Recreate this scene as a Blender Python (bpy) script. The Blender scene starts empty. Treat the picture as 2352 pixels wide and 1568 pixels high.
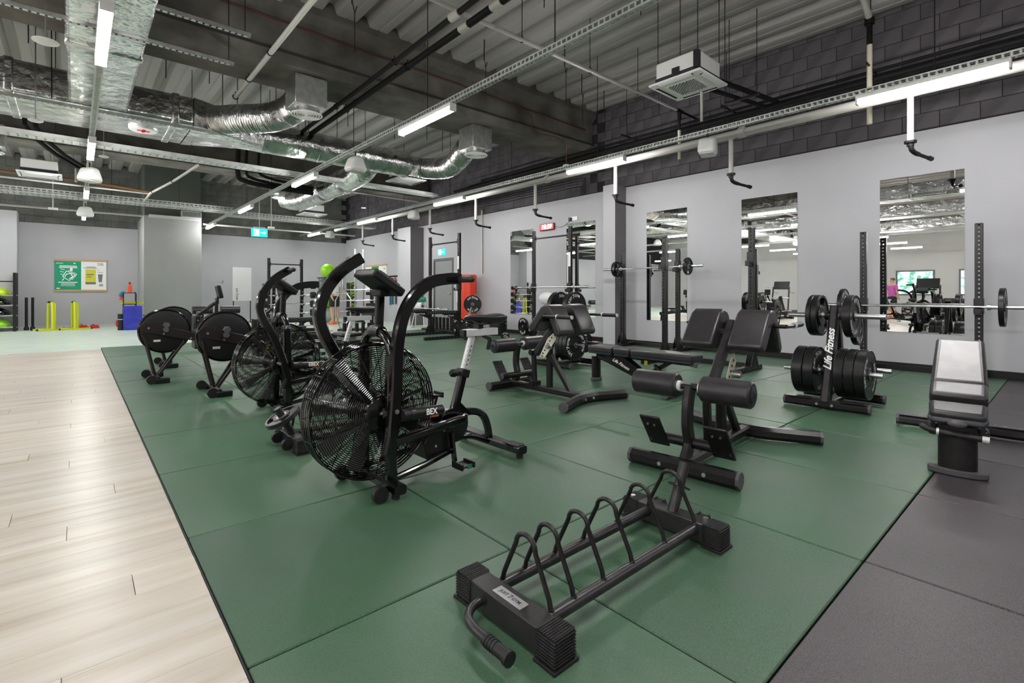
import bpy, math, random
from mathutils import Vector, Matrix, Euler
random.seed(7)
SC = bpy.context.scene
COL = SC.collection
PI = math.pi
def R(d): return math.radians(d)

# ------------------------------------------------------------------ camera
cam_d = bpy.data.cameras.new('camera'); cam = bpy.data.objects.new('camera', cam_d); COL.objects.link(cam)
cam_d.sensor_width = 36.0; cam_d.lens = 1140.68/2352*36; cam_d.shift_y = -(784-671.6)/2352
cam_d.clip_start = 0.05; cam_d.clip_end = 100
cam.location = (-0.36663, -1.56467, 1.07183); cam.rotation_euler = (PI/2, 0, -0.720983)
SC.camera = cam
# ------------------------------------------------------------------ world, exposure
w = bpy.data.worlds.new('world'); SC.world = w; w.use_nodes = True
w.node_tree.nodes['Background'].inputs[0].default_value = (0.75, 0.85, 1.0, 1)
w.node_tree.nodes['Background'].inputs[1].default_value = 0.6
vs = SC.view_settings
vs.view_transform = 'Standard'; vs.look = 'None'; vs.gamma = 1.0; vs.use_curve_mapping = False
vs.exposure = 1.78
LAMP_STRENGTH = 34.0
SC.cycles.use_denoising = True
SC.cycles.max_bounces = 6; SC.cycles.diffuse_bounces = 4; SC.cycles.glossy_bounces = 4; SC.cycles.transmission_bounces = 2
SC.cycles.use_adaptive_sampling = True; SC.cycles.adaptive_threshold = 0.06

# ------------------------------------------------------------------ materials
MATS = {}
def nodes_of(m): return m.node_tree.nodes, m.node_tree.links
def mat(name, col, rough=0.5, metal=0.0, spec=0.5, emit=None, es=0.0, coat=0.0):
    m = bpy.data.materials.new(name); m.use_nodes = True
    b = m.node_tree.nodes['Principled BSDF']
    b.inputs['Base Color'].default_value = (*col, 1)
    b.inputs['Roughness'].default_value = rough; b.inputs['Metallic'].default_value = metal
    b.inputs['Specular IOR Level'].default_value = spec
    if coat: b.inputs['Coat Weight'].default_value = coat; b.inputs['Coat Roughness'].default_value = 0.1
    if emit: b.inputs['Emission Color'].default_value = (*emit, 1); b.inputs['Emission Strength'].default_value = es
    MATS[name] = m; return m
def noise_mix(name, c1, c2, scale, detail=4, lo=0.4, hi=0.6, rough=0.5, metal=0, spec=0.5, bump=0.0, bscale=None, stretch=(1,1,1), coords='Object', rvar=0.0, bdist=0.01):
    m = mat(name, c1, rough, metal, spec); n, l = nodes_of(m); b = n['Principled BSDF']
    tc = n.new('ShaderNodeTexCoord'); mp = n.new('ShaderNodeMapping'); mp.inputs['Scale'].default_value = stretch
    if coords == 'World':
        g = n.new('ShaderNodeNewGeometry'); l.new(g.outputs['Position'], mp.inputs['Vector'])
    else: l.new(tc.outputs[coords], mp.inputs['Vector'])
    t = n.new('ShaderNodeTexNoise'); t.inputs['Scale'].default_value = scale; t.inputs['Detail'].default_value = detail
    l.new(mp.outputs[0], t.inputs['Vector'])
    r = n.new('ShaderNodeValToRGB'); r.color_ramp.elements[0].position = lo; r.color_ramp.elements[1].position = hi
    r.color_ramp.elements[0].color = (*c1, 1); r.color_ramp.elements[1].color = (*c2, 1)
    l.new(t.outputs['Fac'], r.inputs['Fac']); l.new(r.outputs['Color'], b.inputs['Base Color'])
    if rvar:
        mr = n.new('ShaderNodeMapRange'); mr.inputs['To Min'].default_value = rough-rvar; mr.inputs['To Max'].default_value = rough+rvar
        t3 = n.new('ShaderNodeTexNoise'); t3.inputs['Scale'].default_value = 1.1; t3.inputs['Detail'].default_value = 3
        l.new(mp.outputs[0], t3.inputs['Vector']); l.new(t3.outputs['Fac'], mr.inputs['Value']); l.new(mr.outputs[0], b.inputs['Roughness'])
    if bump:
        t2 = n.new('ShaderNodeTexNoise'); t2.inputs['Scale'].default_value = bscale or scale; t2.inputs['Detail'].default_value = 3
        l.new(mp.outputs[0], t2.inputs['Vector'])
        bp = n.new('ShaderNodeBump'); bp.inputs['Strength'].default_value = bump; bp.inputs['Distance'].default_value = bdist
        l.new(t2.outputs['Fac'], bp.inputs['Height']); l.new(bp.outputs[0], b.inputs['Normal'])
    return m
def two_layer(name, c1, c2, c3, s1, s2, rough, bump, coords='World', spec=0.5, amt=0.5, rvar=0.08):
    """rubber granulate: fine speckle c1/c2 over slow patches towards c3"""
    m = noise_mix(name, c1, c2, s1, 2, 0.42, 0.62, rough, 0, spec, bump, s1, (1,1,1), coords, rvar, 0.002)
    n, l = nodes_of(m); b = n['Principled BSDF']
    src = b.inputs['Base Color'].links[0].from_socket
    g = n.new('ShaderNodeNewGeometry'); t = n.new('ShaderNodeTexNoise'); t.inputs['Scale'].default_value = s2; t.inputs['Detail'].default_value = 5
    l.new(g.outputs['Position'], t.inputs['Vector'])
    mr = n.new('ShaderNodeMapRange'); mr.inputs['From Min'].default_value = 0.35; mr.inputs['From Max'].default_value = 0.65; mr.inputs['To Max'].default_value = amt
    l.new(t.outputs['Fac'], mr.inputs['Value'])
    mx = n.new('ShaderNodeMixRGB'); mx.inputs[2].default_value = (*c3, 1)
    l.new(mr.outputs[0], mx.inputs[0]); l.new(src, mx.inputs[1]); l.new(mx.outputs[0], b.inputs['Base Color'])
    oi = n.new('ShaderNodeObjectInfo'); hv = n.new('ShaderNodeHueSaturation'); mr2 = n.new('ShaderNodeMapRange')
    mr2.inputs['To Min'].default_value = 0.88; mr2.inputs['To Max'].default_value = 1.12
    l.new(oi.outputs['Random'], mr2.inputs['Value']); l.new(mr2.outputs[0], hv.inputs['Value']); l.new(mx.outputs[0], hv.inputs['Color']); l.new(hv.outputs[0], b.inputs['Base Color'])
    return m

two_layer('rubber_green', (0.029,0.086,0.043), (0.084,0.184,0.102), (0.086,0.116,0.092), 420, 1.6, 0.39, 0.35, spec=0.42)
two_layer('rubber_black', (0.017,0.013,0.016), (0.100,0.084,0.095), (0.066,0.056,0.063), 420, 1.9, 0.40, 0.35, spec=0.45)
mat('rubber_gap', (0.012,0.016,0.013), 0.9)
noise_mix('vinyl_pale', (0.56,0.67,0.58), (0.62,0.72,0.63), 3, rough=0.32)
noise_mix('wall_paint', (0.415,0.413,0.44), (0.44,0.438,0.465), 0.8, rough=0.6, spec=0.3)
noise_mix('wall_paint_pale', (0.50,0.50,0.49), (0.53,0.53,0.52), 0.8, rough=0.6, spec=0.3)
noise_mix('block_paint', (0.078,0.071,0.082), (0.112,0.102,0.115), 3, 6, rough=0.75, spec=0.25, bump=0.3, bscale=60, bdist=0.004)
noise_mix('block_paint_far', (0.12,0.12,0.115), (0.16,0.16,0.15), 3, 6, rough=0.75, spec=0.25)
mat('mortar', (0.018,0.017,0.020), 0.9)
noise_mix('deck_metal', (0.30,0.288,0.275), (0.38,0.368,0.355), 2.5, 5, 0.3, 0.7, 0.42, spec=0.5, stretch=(1,0.12,1), coords='World')
noise_mix('concrete', (0.070,0.066,0.058), (0.165,0.155,0.138), 2.2, 8, 0.3, 0.72, 0.85, spec=0.2, bump=0.25, bscale=14, coords='World')
noise_mix('column_paint', (0.27,0.275,0.27), (0.29,0.295,0.29), 1, rough=0.6, spec=0.3)
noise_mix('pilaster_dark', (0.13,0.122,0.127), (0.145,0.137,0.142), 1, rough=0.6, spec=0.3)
noise_mix('column_dark', (0.060,0.068,0.058), (0.072,0.080,0.070), 1, rough=0.7)
def foil(name, c1, c2, rough, bs, bump, bd=0.02, stretch=(1,1,1)):
    m = noise_mix(name, c1, c2, 6, 6, 0.35, 0.65, rough, 1.0, 0.5, bump, bs, stretch, 'World', 0.06, bd); return m
foil('foil', (0.55,0.55,0.55), (0.80,0.80,0.80), 0.23, 5.5, 1.0, 0.03)
foil('foil_flex', (0.45,0.45,0.45), (0.70,0.70,0.70), 0.27, 11, 0.8, 0.02)
noise_mix('galvanised', (0.48,0.49,0.49), (0.60,0.61,0.60), 12, 4, rough=0.36, metal=1.0, coords='World')
noise_mix('tray_metal', (0.52,0.54,0.52), (0.62,0.64,0.62), 9, 4, rough=0.45, metal=0.75, coords='World')
mat('white_paint', (0.70,0.70,0.68), 0.4)
mat('white_plastic', (0.72,0.72,0.71), 0.35)
mat('white_pipe', (0.46,0.45,0.42), 0.4)
mat('cream', (0.62,0.58,0.47), 0.45)
mat('black_insul', (0.007,0.007,0.0075), 0.7, spec=0.2)
mat('black_plastic', (0.006,0.0055,0.006), 0.42, spec=0.35)
mat('black_gloss', (0.0025,0.002,0.0025), 0.15, coat=0.3)
noise_mix('black_satin', (0.0085,0.0068,0.0075), (0.012,0.010,0.011), 30, rough=0.33, spec=0.4, coords='Object')
noise_mix('grey_satin', (0.022,0.019,0.021), (0.030,0.027,0.029), 25, rough=0.33, metal=0.2)
noise_mix('rubber_plain', (0.008,0.0075,0.008), (0.015,0.014,0.015), 40, rough=0.5, spec=0.4, bump=0.1, bscale=80, bdist=0.002)
noise_mix('plate_rubber', (0.004,0.004,0.0045), (0.010,0.0095,0.0105), 9, 6, 0.35, 0.75, 0.34, spec=0.4, bump=0.06, bscale=90, bdist=0.002)
noise_mix('leather', (0.019,0.0165,0.019), (0.025,0.022,0.025), 20, rough=0.36, bump=0.12, bscale=220, bdist=0.001)
noise_mix('leather_grey', (0.30,0.29,0.30), (0.34,0.33,0.34), 8, rough=0.36, bump=0.1, bscale=220, bdist=0.001)
mat('shell_navy', (0.022,0.026,0.034), 0.4)
mat('cap_grey', (0.075,0.07,0.078), 0.45)
mat('dark_bronze', (0.020,0.014,0.015), 0.32, 0.2)
mat('chrome', (0.80,0.80,0.80), 0.14, 1.0)
mat('steel', (0.55,0.55,0.56), 0.28, 1.0)
mat('silver_paint', (0.62,0.62,0.63), 0.35, 0.3)
mat('bolt', (0.60,0.60,0.60), 0.3, 1.0)
mat('mirror', (0.90,0.91,0.90), 0.0, 1.0)
mat('mirror_edge', (0.55,0.60,0.57), 0.15, 0.3)
mat('door_grey', (0.25,0.255,0.26), 0.45)
mat('door_frame', (0.11,0.11,0.115), 0.5)
mat('text_white', (0.86,0.86,0.86), 0.5)
mat('text_orange', (0.60,0.10,0.02), 0.5)
mat('text_black', (0.02,0.02,0.02), 0.5)
mat('nameplate', (0.42,0.42,0.43), 0.35, 0.6)
mat('yellow', (0.62,0.66,0.01), 0.4)
mat('lime', (0.30,0.70,0.02), 0.35)
mat('lime_disc', (0.52,0.72,0.01), 0.4)
mat('red', (0.62,0.025,0.012), 0.5)
mat('red_bag', (0.72,0.045,0.012), 0.4)
mat('orange_cone', (0.75,0.09,0.03), 0.5)
noise_mix('blue_mat', (0.018,0.028,0.36), (0.03,0.045,0.48), 5, rough=0.35, bump=0.5, bscale=7, bdist=0.03, stretch=(0.5,0.5,1.6))
mat('blue_band', (0.02,0.12,0.50), 0.5)
mat('green_band', (0.01,0.16,0.07), 0.5)
mat('purple_band', (0.07,0.03,0.12), 0.5)
mat('pink_band', (0.80,0.05,0.14), 0.5)
mat('teal_cloth', (0.01,0.13,0.20), 0.6)
mat('poster_green', (0.0,0.30,0.16), 0.4)
mat('poster_green2', (0.02,0.28,0.08), 0.4)
mat('paper', (0.80,0.80,0.79), 0.5)
mat('bag_yellow', (0.60,0.58,0.03), 0.45)
mat('shaker_grey', (0.16,0.16,0.16), 0.5)
mat('oak', (0.48,0.32,0.17), 0.5)
mat('sign_teal', (0.01,0.33,0.31), 0.4, emit=(0.02,0.62,0.58), es=0.35)
mat('sign_white', (0.8,0.8,0.8), 0.4, emit=(1,1,1), es=0.5)
mat('led_red', (0.6,0.01,0.01), 0.4, emit=(1.0,0.02,0.03), es=0.9)
mat('led_digit', (1,1,1), 0.4, emit=(1.0,0.85,0.82), es=2.2)
mat('clock_case', (0.12,0.01,0.01), 0.3)
mat('skin', (0.58,0.33,0.22), 0.5)
mat('shirt_white', (0.62,0.63,0.61), 0.7)
mat('shirt_pink', (0.55,0.10,0.42), 0.7)
mat('shorts_black', (0.015,0.015,0.016), 0.75)
mat('hair_brown', (0.07,0.04,0.025), 0.6)
mat('shoe_orange', (0.75,0.14,0.04), 0.5)
mat('eye_white', (0.8,0.8,0.8), 0.3)
mat('ball_grey', (0.10,0.105,0.105), 0.3)
mat('ball_teal', (0.42,0.52,0.50), 0.35)
mat('red_pipe', (0.10,0.025,0.02), 0.6)
mat('orange_pipe', (0.22,0.10,0.035), 0.6)
mat('cone_yellow', (0.6,0.5,0.02), 0.5)
mat('tube_glow', (1,1,1), 0.4, emit=(1.0,0.985,0.96), es=LAMP_STRENGTH)
mat('fixture_white', (0.75,0.75,0.75), 0.4)
mat('screen_grey', (0.05,0.06,0.06), 0.2)
mat('window_view', (0.1,0.2,0.15), 0.3, emit=(0.22,0.50,0.40), es=0.5)
def window_mat():
    m = MATS['window_view']; n, l = nodes_of(m); b = n['Principled BSDF']; g = n.new('ShaderNodeNewGeometry')
    t = n.new('ShaderNodeTexNoise'); t.inputs['Scale'].default_value = 4; t.inputs['Detail'].default_value = 6; l.new(g.outputs['Position'], t.inputs['Vector'])
    r = n.new('ShaderNodeValToRGB'); r.color_ramp.elements[0].position = 0.42; r.color_ramp.elements[1].position = 0.56
    r.color_ramp.elements[0].color = (0.05,0.30,0.18,1); r.color_ramp.elements[1].color = (0.75,0.95,0.95,1)
    l.new(t.outputs['Fac'], r.inputs['Fac']); l.new(r.outputs[0], b.inputs['Emission Color'])
window_mat()
def wood():
    m = mat('wood_plank', (0.6,0.5,0.4), 0.3); n, l = nodes_of(m); b = n['Principled BSDF']
    g = n.new('ShaderNodeNewGeometry'); oi = n.new('ShaderNodeObjectInfo'); add = n.new('ShaderNodeVectorMath')
    cmb = n.new('ShaderNodeCombineXYZ'); mu = n.new('ShaderNodeMath'); mu.operation = 'MULTIPLY'; mu.inputs[1].default_value = 40
    l.new(oi.outputs['Random'], mu.inputs[0]); l.new(mu.outputs[0], cmb.inputs[0])
    l.new(g.outputs['Position'], add.inputs[0]); l.new(cmb.outputs[0], add.inputs[1])
    mp = n.new('ShaderNodeMapping'); mp.inputs['Scale'].default_value = (0.55, 6.5, 1); l.new(add.outputs[0], mp.inputs['Vector'])
    t = n.new('ShaderNodeTexNoise'); t.inputs['Scale'].default_value = 1.3; t.inputs['Detail'].default_value = 7; t.inputs['Roughness'].default_value = 0.62
    l.new(mp.outputs[0], t.inputs['Vector'])
    r = n.new('ShaderNodeValToRGB'); cr = r.color_ramp
    cr.elements[0].position = 0.28; cr.elements[0].color = (0.40,0.325,0.24,1)
    cr.elements[1].position = 0.70; cr.elements[1].color = (0.66,0.62,0.565,1)
    e = cr.elements.new(0.45); e.color = (0.555,0.50,0.425,1)
    l.new(t.outputs['Fac'], r.inputs['Fac']); hv = n.new('ShaderNodeHueSaturation')
    mr = n.new('ShaderNodeMapRange'); mr.inputs['To Min'].default_value = 0.93; mr.inputs['To Max'].default_value = 1.06
    l.new(oi.outputs['Random'], mr.inputs['Value']); l.new(mr.outputs[0], hv.inputs['Value']); l.new(r.outputs[0], hv.inputs['Color'])
    l.new(hv.outputs[0], b.inputs['Base Color'])
    bp = n.new('ShaderNodeBump'); bp.inputs['Strength'].default_value = 0.08; bp.inputs['Distance'].default_value = 0.003
    l.new(t.outputs['Fac'], bp.inputs['Height']); l.new(bp.outputs[0], b.inputs['Normal'])
wood()

# ------------------------------------------------------------------ mesh builder
def V(*a): return Vector(a)
def frame(d, up=None):
    d = Vector(d).normalized()
    u = Vector(up) if up is not None else (V(0,0,1) if abs(d.z) < 0.95 else V(1,0,0))
    s = d.cross(u)
    if s.length < 1e-6: s = d.cross(V(0,1,0))
    s.normalize(); u = s.cross(d); return s, u
def smooth_path(pts, k=6):
    P = [Vector(p) for p in pts]; out = []
    for i in range(len(P)-1):
        p0 = P[max(i-1,0)]; p1 = P[i]; p2 = P[i+1]; p3 = P[min(i+2,len(P)-1)]
        for j in range(k):
            t = j/k; t2 = t*t; t3 = t2*t
            out.append(0.5*((2*p1)+(p2-p0)*t+(2*p0-5*p1+4*p2-p3)*t2+(3*p1-p0-3*p2+p3)*t3))
    out.append(P[-1]); return out
class MB:
    def __init__(s): s.v = []; s.f = []
    def add(s, vs, fs, M=None):
        o = len(s.v)
        for v in vs:
            v = Vector(v)
            s.v.append(M @ v if M else v)
        for f in fs: s.f.append(tuple(i+o for i in f))
        return s
    def box(s, c, sz, rot=None, M=None):
        x,y,z = sz[0]/2, sz[1]/2, sz[2]/2
        vs = [V(i*x,j*y,k*z) for i in (-1,1) for j in (-1,1) for k in (-1,1)]
        if rot: e = Euler(rot).to_matrix(); vs = [e @ v for v in vs]
        c = Vector(c); vs = [v+c for v in vs]
        return s.add(vs, [(0,1,3,2),(4,6,7,5),(0,4,5,1),(2,3,7,6),(0,2,6,4),(1,5,7,3)], M)
    def bb(s, x0, x1, y0, y1, z0, z1): return s.box(((x0+x1)/2,(y0+y1)/2,(z0+z1)/2), (x1-x0,y1-y0,z1-z0))
    def beam(s, p0, p1, w, h, up=None):
        p0 = Vector(p0); p1 = Vector(p1); a, u = frame(p1-p0, up)
        vs = [p+a*(i*w/2)+u*(j*h/2) for p in (p0,p1) for i,j in ((-1,-1),(1,-1),(1,1),(-1,1))]
        return s.add(vs, [(0,1,2,3)[::-1],(4,5,6,7),(0,4,5,1)[::-1],(1,5,6,2)[::-1],(2,6,7,3)[::-1],(3,7,4,0)[::-1]])
    def cyl(s, p0, p1, r, r2=None, n=14, cap=True):
        return s.tube([p0,p1], r, n, cap=cap, radii=[r, r if r2 is None else r2])
    def tube(s, pts, r, n=10, closed=False, cap=True, radii=None, prof=None, up=None):
        P = [Vector(p) for p in pts]; m = len(P); rings = []
        pu = Vector(up) if up is not None else None
        for i in range(m):
            if closed: d = P[(i+1)%m]-P[i-1]
            else: d = P[min(i+1,m-1)]-P[max(i-1,0)]
            if d.length < 1e-9: d = V(0,0,1)
            d.normalize()
            if pu is None: a, u = frame(d)
            else:
                a = d.cross(pu)
                if a.length < 1e-5: a, u = frame(d)
                else: a.normalize(); u = a.cross(d)
            if up is None: pu = u
            rr = radii[i] if radii else r
            if prof: ring = [P[i]+a*x+u*y for x,y in prof]
            else: ring = [P[i]+a*(rr*math.cos(2*PI*k/n))+u*(rr*math.sin(2*PI*k/n)) for k in range(n)]
            rings.append(ring)
        k = len(rings[0]); vs = [v for r_ in rings for v in r_]; fs = []
        for i in range(m if closed else m-1):
            j = (i+1)%m
            for q in range(k):
                q2 = (q+1)%k; fs.append((i*k+q, i*k+q2, j*k+q2, j*k+q))
        if cap and not closed: fs.append(tuple(range(k))[::-1]); fs.append(tuple((m-1)*k+q for q in range(k)))
        return s.add(vs, fs)
    def rtube(s, pts, w, h, up=(0,1,0), ch=0.2):
        """swept rectangular tube with small chamfers; w along side, h along up"""
        c = min(w,h)*ch; x = w/2; y = h/2
        prof = [(-x+c,-y),(x-c,-y),(x,-y+c),(x,y-c),(x-c,y),(-x+c,y),(-x,y-c),(-x,-y+c)]
        return s.tube(pts, 0, prof=prof, up=up)
    def lathe(s, prof, o=(0,0,0), axis=(0,0,1), n=32, cap=True):
        o = Vector(o); ax = Vector(axis).normalized(); a, u = frame(ax); vs = []
        for r, z in prof:
            for k in range(n):
                t = 2*PI*k/n; vs.append(o+ax*z+(a*math.cos(t)+u*math.sin(t))*r)
        fs = []
        for i in range(len(prof)-1):
            for k in range(n):
                k2 = (k+1)%n; fs.append((i*n+k, i*n+k2, (i+1)*n+k2, (i+1)*n+k))
        if cap:
            if prof[0][0] > 1e-6: fs.append(tuple(range(n))[::-1])
            if prof[-1][0] > 1e-6: fs.append(tuple((len(prof)-1)*n+k for k in range(n)))
        return s.add(vs, fs)
    def prism(s, poly, o, u, v, d):
        """polygon in the plane (o; u, v), extruded by the vector d"""
        o = Vector(o); u = Vector(u); v = Vector(v); d = Vector(d); n = len(poly)
        a = [o+u*x+v*y for x,y in poly]; vs = a+[p+d for p in a]
        fs = [tuple(range(n))[::-1], tuple(range(n,2*n))]
        for i in range(n): j = (i+1)%n; fs.append((i,j,n+j,n+i))
        return s.add(vs, fs)
    def sphere(s, c, r, nu=20, nv=12):
        r = r if hasattr(r,'__len__') else (r,r,r); c = Vector(c); vs = []
        for i in range(nv+1):
            p = PI*i/nv
            for k in range(nu):
                t = 2*PI*k/nu; vs.append(c+V(r[0]*math.sin(p)*math.cos(t), r[1]*math.sin(p)*math.sin(t), -r[2]*math.cos(p)))
        fs = [(i*nu+k, i*nu+(k+1)%nu, (i+1)*nu+(k+1)%nu, (i+1)*nu+k) for i in range(nv) for k in range(nu)]
        return s.add(vs, fs)
    def ring(s, c, axis, R_, r, n=32, m=6):
        c = Vector(c); a, u = frame(axis)
        return s.tube([c+(a*math.cos(2*PI*k/n)+u*math.sin(2*PI*k/n))*R_ for k in range(n)], r, m, closed=True)
def mesh_of(mb, name, m, smooth=40):
    me = bpy.data.meshes.new(name); me.from_pydata([tuple(v) for v in mb.v], [], mb.f)
    me.materials.append(MATS[m]); me.update()
    import bmesh
    bm = bmesh.new(); bm.from_mesh(me)
    bmesh.ops.remove_doubles(bm, verts=bm.verts, dist=1e-6); bmesh.ops.recalc_face_normals(bm, faces=bm.faces)
    bm.to_mesh(me); bm.free()
    if smooth:
        for p in me.polygons: p.use_smooth = True
        me.set_sharp_from_angle(angle=R(smooth))
    return me
SPLIT = set('weld wheel_bracket top_guard handle_ring foot_guard bolt cover_screws grip_ring foot_cap shelf_bar side_plate lower_stay gusset bar_flange frame_bolts handrail fan_blade air_slot louvre saddle_rails top_cap'.split())
def islands(mb):
    par = list(range(len(mb.v)))
    def root(i):
        while par[i] != i: par[i] = par[par[i]]; i = par[i]
        return i
    for f in mb.f:
        for k in f[1:]: par[root(k)] = root(f[0])
    groups = {}
    for f in mb.f: groups.setdefault(root(f[0]), []).append(f)
    out = []
    for fs in groups.values():
        ids = sorted({i for f in fs for i in f}); mp = {k:n for n,k in enumerate(ids)}; q = MB(); q.v = [mb.v[i] for i in ids]; q.f = [tuple(mp[i] for i in f) for f in fs]; out.append(q)
    return out
def obj(name, mb, m, parent=None, bev=0, seg=2, smooth=40):
    if name in SPLIT and isinstance(mb, MB):
        bits = islands(mb)
        if len(bits) > 1:
            objs = [obj(name, b, m, parent, bev, seg, smooth) for b in bits]; return objs[0]
    me = mb if isinstance(mb, bpy.types.Mesh) else mesh_of(mb, name, m, smooth)
    o = bpy.data.objects.new(name, me); COL.objects.link(o); o.parent = parent
    if bev:
        b = o.modifiers.new('bevel','BEVEL'); b.width = bev; b.segments = seg; b.limit_method = 'ANGLE'; b.angle_limit = R(35)
        b.harden_normals = False
    return o
def tag(o, label=None, cat=None, group=None, kind=None):
    if label: o['label'] = label
    if cat: o['category'] = cat
    if group: o['group'] = group
    if kind: o['kind'] = kind
    return o
def thing(name, label, cat, loc=(0,0,0), rz=0, group=None):
    o = bpy.data.objects.new(name, None); COL.objects.link(o); o.empty_display_size = 0.1
    o.location = loc; o.rotation_euler = (0,0,rz); return tag(o, label, cat, group)
def one(name, mb, m, label, cat, group=None, bev=0, seg=2, smooth=40):
    return tag(obj(name, mb, m, None, bev, seg, smooth), label, cat, group)
def struct(name, mb, m, parent=None, bev=0, smooth=40):
    o = obj(name, mb, m, parent, bev, 2, smooth)
    if parent is None: o['kind'] = 'structure'
    return o
KIDS = {}
def copy_tree(o, parent=None):
    c = o.copy(); COL.objects.link(c); c.parent = parent
    for ch in list(o.children): copy_tree(ch, c)
    return c
def dup(o, loc, rz=None, label=None, group=None):
    c = copy_tree(o); c.location = loc
    if rz is not None: c.rotation_euler = (0,0,rz)
    if label: c['label'] = label
    if group: c['group'] = group
    return c
# ------------------------------------------------------------------ lettering (built-in font, turned into meshes once)
TXT = {}
def make_texts(items):
    tmp = []
    for key, body, size, depth, shear in items:
        cu = bpy.data.curves.new('txt', 'FONT'); cu.body = body; cu.size = size; cu.extrude = depth; cu.shear = shear; cu.offset = 0.026
        cu.align_x = 'CENTER'; cu.align_y = 'CENTER'; cu.resolution_u = 3
        o = bpy.data.objects.new('txt', cu); COL.objects.link(o); tmp.append((key, o))
    bpy.context.view_layer.update(); dg = bpy.context.evaluated_depsgraph_get()
    for key, o in tmp:
        me = bpy.data.meshes.new_from_object(o.evaluated_get(dg))
        TXT[key] = ([v.co.copy() for v in me.vertices], [tuple(p.vertices) for p in me.polygons]); bpy.data.meshes.remove(me)
    for key, o in tmp:
        c = o.data; bpy.data.objects.remove(o); bpy.data.curves.remove(c)
make_texts([('just', 'JUST', 1, 0.01, 0), ('seven', '7', 1.5, 0.01, 0), ('gym', 'GYM', 1, 0.01, 0), ('life', 'Life Fitness', 1, 0.01, 0.45),
            ('ebex', 'EBEX', 1, 0.01, 0.1), ('bex', 'BEX', 1, 0.01, 0.1), ('hebb', 'HEBB', 1, 0.01, 0), ('time', '18:39', 1, 0.01, 0.1), ('fitness', 'FITNESS', 1, 0.01, 0), ('world', 'WORLD', 1, 0.01, 0),
            ('55', '55', 1, 0.01, 0), ('one', '1', 1, 0.01, 0), ('bar1', 'EFEL', 1, 0.01, 0)])
def text(mb, key, o, u, v, h, off=0.0, sx=1.0):
    """flat lettering centred at o, reading along u, up along v"""
    o = Vector(o); u = Vector(u).normalized(); v = Vector(v).normalized(); n = u.cross(v)
    vs, fs = TXT[key]
    return mb.add([o+u*((p.x*sx+off)*h)+v*(p.y*h)+n*(p.z*h*0.15+0.0004) for p in vs], fs)
def logo(mb, o, u, v, h):
    text(mb, 'just', o, u, v, h, -1.65); text(mb, 'seven', o, u, v, h, 0); text(mb, 'gym', o, u, v, h, 1.55); return mb
def arc_logo(mb, o, a, b, n, r, h, start):
    """JUST7GYM bent round a circle of radius r in the plane (a, b), normal n"""
    o = Vector(o); a = Vector(a); b = Vector(b); n = Vector(n)
    for key, off in (('just',-1.65),('seven',0),('gym',1.55)):
        vs, fs = TXT[key]; out = []
        for p in vs:
            t = start - (p.x+off)*h/r; rr = r+p.y*h
            out.append(o+a*(math.cos(t)*rr)+b*(math.sin(t)*rr)+n*(p.z*h*0.1))
        mb.add(out, fs)
    return mb
# ================================================================== the room
WX = 8.30        # right wall face
FY = 19.0        # far wall face
PZ = 3.28        # top of the painted wall
DZ = 5.05        # underside level of the deck ribs
LX, NY = -17.0, -9.0
fl = struct('floor', MB().bb(LX-.2, WX+.25, NY-.2, FY+.3, -0.25, -0.016), 'rubber_gap')
tile_g = mesh_of(MB().bb(-.4965,.4965,-.4965,.4965,-.0155,0), 'rubber_tile', 'rubber_green', 0)
tile_k = mesh_of(MB().bb(-.4965,.4965,-.4965,.4965,-.0155,0), 'black_rubber_tile', 'rubber_black', 0)
tile_gh = mesh_of(MB().bb(-.1465,.1465,-.4965,.4965,-.0155,0), 'rubber_tile', 'rubber_green', 0)
tile_kh = mesh_of(MB().bb(-.1465,.1465,-.4965,.4965,-.0155,0), 'black_rubber_tile', 'rubber_black', 0)
def tile(me, n, x, y):
    o = obj(n, me, None, fl, bev=0.004, seg=1); o.location = (x, y, random.uniform(-.0012,.0008))
for j in range(-1, 11):
    for i in range(8): tile(tile_g, 'rubber_tile', i+.5, j+.5)
    tile(tile_gh, 'rubber_tile', 8.15, j+.5)
for j in range(-4, -1):
    for i in range(8): tile(tile_k, 'black_rubber_tile', i+.5, j+.5)
    tile(tile_kh, 'black_rubber_tile', 8.15, j+.5)
plk = mesh_of(MB().bb(-.6095,.6095,-.0846,.0846,-.015,0), 'wood_plank', 'wood_plank', 0)
PW = 0.17
for r in range(71):
    y = -1.40+PW*(r+.5); off = [0,.41,.83,.2,.63,1.02,.31][r%7]
    xe = -0.006
    x1 = xe
    first = 1.22-off if off else 1.22
    while x1 > -3.6:
        L = first if x1 == xe else 1.22
        o = obj('wood_plank', plk, None, fl, bev=0.0012, seg=1); o.location = (x1-L/2, y, 0); o.scale = ((L-.001)/1.22,1,1); x1 -= L
struct('wood_floor_sheet', MB().bb(LX,-3.6,NY,10.66,-.015,-.0012), 'wood_plank', fl)
struct('wood_floor_sheet', MB().bb(-3.6,-.006,NY,-1.41,-.015,-.0012), 'wood_plank', fl)
struct('rubber_floor_sheet', MB().bb(0,WX,NY,-4.01,-.015,-.001), 'rubber_black', fl)
struct('edge_strip', MB().bb(-.006,-.001,NY,10.66,-.015,.001), 'rubber_plain', fl)
struct('vinyl_sheet', MB().bb(LX,0,10.67,FY,-.015,-.0005), 'vinyl_pale', fl)
struct('vinyl_sheet', MB().bb(0,WX,11.005,FY,-.015,-.0005), 'vinyl_pale', fl)

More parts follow.
